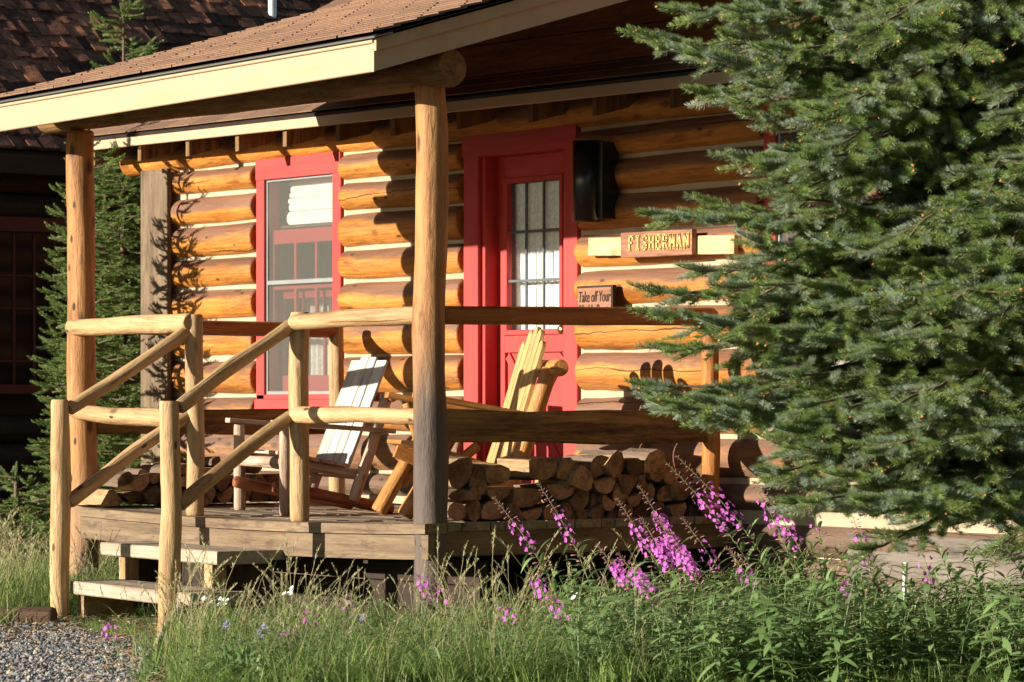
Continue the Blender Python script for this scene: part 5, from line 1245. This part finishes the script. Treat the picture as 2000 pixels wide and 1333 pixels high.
land = [(1430, 1120, 'below the rail post'), (1480, 1090, 'left of the spruce tip'), (1530, 1060, 'under the lowest spruce branch'), (1580, 1050, 'before the cream chinking, left end'), (1630, 1065, 'before the grey sill board, left end'), (1700, 1085, 'under the hanging spruce twig'),
        (1760, 1100, 'before the sill board, middle'), (1830, 1070, 'before the sill board, right part'), (1890, 1060, 'tall, before the sill board near the right edge'), (1960, 1065, 'tall, at the right edge before the sill board'), (1385, 1180, 'under the magenta cluster, right side'), (1460, 1170, 'in the dark leafy mass'),
        (1540, 1150, 'right of the dark leafy mass'), (1610, 1130, 'left of the small bloom'), (1720, 1170, 'right of the small bloom'), (1800, 1160, 'in the light green mass'), (1900, 1150, 'at the right, second row'), (1990, 1140, 'cut by the right edge, second row'), (1150, 1180, 'left of the lowest blooms'),
        (1220, 1200, 'below the lowest blooms'), (1320, 1230, 'front row, below the cluster'), (1420, 1250, 'front row, left of the dark mass'), (1520, 1240, 'front row, under the dark mass'), (1640, 1230, 'front row, middle right'), (1750, 1250, 'front row, near the orange flowers'), (1860, 1240, 'front row, right'), (1960, 1250, 'front row, right corner'),
        (1100, 1290, 'bottom edge, middle'), (1250, 1290, 'bottom edge, right of middle'), (960, 1300, 'bottom edge, left of middle'), (620, 1310, 'bottom edge, left'), (420, 1290, 'by the gravel at the bottom left'), (1380, 1300, 'bottom edge, below the dark mass'), (1560, 1300, 'bottom edge, right'), (1700, 1310, 'bottom edge, far right'), (780, 1310, 'bottom edge, left centre')]
for (tx, ty, where) in land:
    dp = 14.2-(ty-1050)/260*1.0+rr.uniform(-.1, .1); tp = atD(tx, ty, dp); bp_ = atD(tx+rr.uniform(20, 120), 790, dp-.05); bp_.z = gh(bp_.x, bp_.y)
    plant(tp, bp_, 0, 0, 46, 'green leafy stem with narrow leaves, %s' % where, 'plant', LG, name='leafy_plant', lsc=1.15, lrange=(.15, .99), bow=.05)
# small white, violet and orange wild flowers
def wild(px, py, dp, n, col, nm, label, grp, spread=18, size=.012):
    m = MATS[nm]; c = atD(px, py, dp); base = atD(px+10, 790, dp); base.z = gh(base.x, base.y); t = thing(nm, label, 'flower', base, grp)
    b = MB(); hd = []
    for i in range(n):
        q = atD(px+rr.uniform(-spread, spread), py+rr.uniform(-spread, spread)*.7, dp+rr.uniform(-.05, .05)); hd.append(q); b.tube([base, base.lerp(q, .6)+Vector((0, 0, .02)), q], [.0016, .0013, .001], 4, cap=False)
    b.obj('stem', M_STEM, t)
    for q in hd:
        f = MB()
        for k in range(7):
            a = k*6.283/7; d = Vector((math.cos(a), math.sin(a), .5)).normalized(); s = Vector((-math.sin(a), math.cos(a), 0))*size*.35; f.add([Vector((0, 0, 0)), d*size-s, d*size*1.2, d*size+s], [(0, 1, 2, 3)])
        f.obj('blossom', m, t, Matrix.Translation(q) @ Matrix.Rotation(.8, 4, 'X'))
MATS = {'yarrow': plain('white_blossom', (.75, .75, .68), .7, .05), 'violet_aster': plain('violet_blossom', (.30, .24, .55), .7, .1), 'orange_paintbrush': plain('orange_blossom', (.75, .30, .03), .7, .1)}
WG = 'small wild flowers in the grass'
for (px, py, dp, n, nm, lab, sp) in [(405, 1172, 14.9, 5, 'yarrow', 'white yarrow beside the right newel post, left clump', 9), (437, 1176, 14.9, 6, 'yarrow', 'white yarrow beside the right newel post, right clump', 9), (565, 1155, 15.0, 5, 'yarrow', 'white yarrow before the dark gap under the deck', 10),
        (443, 1222, 14.5, 5, 'violet_aster', 'violet flowers right of the newel post foot', 8), (515, 1227, 14.4, 8, 'violet_aster', 'violet flowers in the grass, upper right clump', 12), (505, 1248, 14.2, 6, 'violet_aster', 'violet flowers in the grass, lower clump', 12), (465, 1256, 14.1, 4, 'violet_aster', 'violet flowers in the grass, left clump', 6), (705, 1210, 14.5, 5, 'violet_aster', 'violet flowers in the grass below the deck middle', 9),
        (1125, 1165, 14.1, 5, 'yarrow', 'pale flowers beside the low fireweed in mid grass', 8), (1722, 1230, 13.3, 9, 'orange_paintbrush', 'orange flowers among the leaves at the lower right, upper clump', 14), (1708, 1262, 13.2, 5, 'orange_paintbrush', 'orange flowers among the leaves at the lower right, lower clump', 8)]:
    wild(px, py, dp, n, None, nm, lab, WG, sp)

# ------------------------------------------------------------------ unseen conifers added to cut fill light on the shaded porch sides
def conifer(sd):
    r_ = random.Random(sd); b = MB(); b.tube([(0, 0, 0), (0, 0, 9)], [.16, .02], 6)
    for i in range(380):
        f = i/380; z = .5+8.6*f; a = i*2.399; R_ = 1.9*(1-f)**.85+.1; d = Vector((math.cos(a), math.sin(a), -.22+.4*f)); s_ = Vector((-math.sin(a), math.cos(a), 0))*R_*.28
        for q_ in range(9):
            u = .25+.75*q_/9; c_ = Vector((0, 0, z))+d*R_*u+s_*r_.uniform(-1, 1)*(1.1-u); e_ = (d+s_.normalized()*r_.uniform(-1, 1)+Vector((0, 0, r_.uniform(-.4, .2)))).normalized()*.22*r_.uniform(.6, 1.2); n_ = e_.cross(Vector((0, 0, 1))).normalized()*.035
            b.add([c_, c_+e_*.5+n_, c_+e_, c_+e_*.5-n_], [(0, 1, 2, 3)])
    return proto(b, 'conifer', [M_N2])
P_, R_, S_, I_ = [], [], [], []
for i in range(90):
    x = random.uniform(8, 22); y = random.uniform(-3.5, 14)
    if (x-CAMX)*VX+(y-CAMY)*VY > 0 and ((x-CAMX)*RX+(y-CAMY)*RY)/((x-CAMX)*VX+(y-CAMY)*VY) < .55: continue
    if math.hypot(x-CAMX, y-CAMY) < 8.5: continue
    P_.append((x, y, GZ-.1)); R_.append((0, 0, random.uniform(0, 6))); S_.append(random.uniform(.6, 1.15)); I_.append(i % 2)
for i in range(240):
    a = random.uniform(0, 6.283); d = random.uniform(62, 95); x, y = 4+d*math.cos(a), d*math.sin(a)
    P_.append((x, y, GZ-.1)); R_.append((0, 0, random.uniform(0, 6))); S_.append(random.uniform(.9, 1.5)); I_.append(i % 2)
scatter('added_shade_conifers', P_, R_, S_, I_, [conifer(1), conifer(2)])

q = onY(1777, 1122, 1.5); stk = MB(); stk.box((-.008, -.008, 0), (.008, .008, .40)); o = stk.obj('marker_stake', M_PIPE, None, Matrix.Translation((q.x, 1.45, GZ-.02)) @ Matrix.Rotation(.06, 4, 'Y'))
tag(o, 'thin white stake standing in the weeds before the cabin sill board', 'stake')
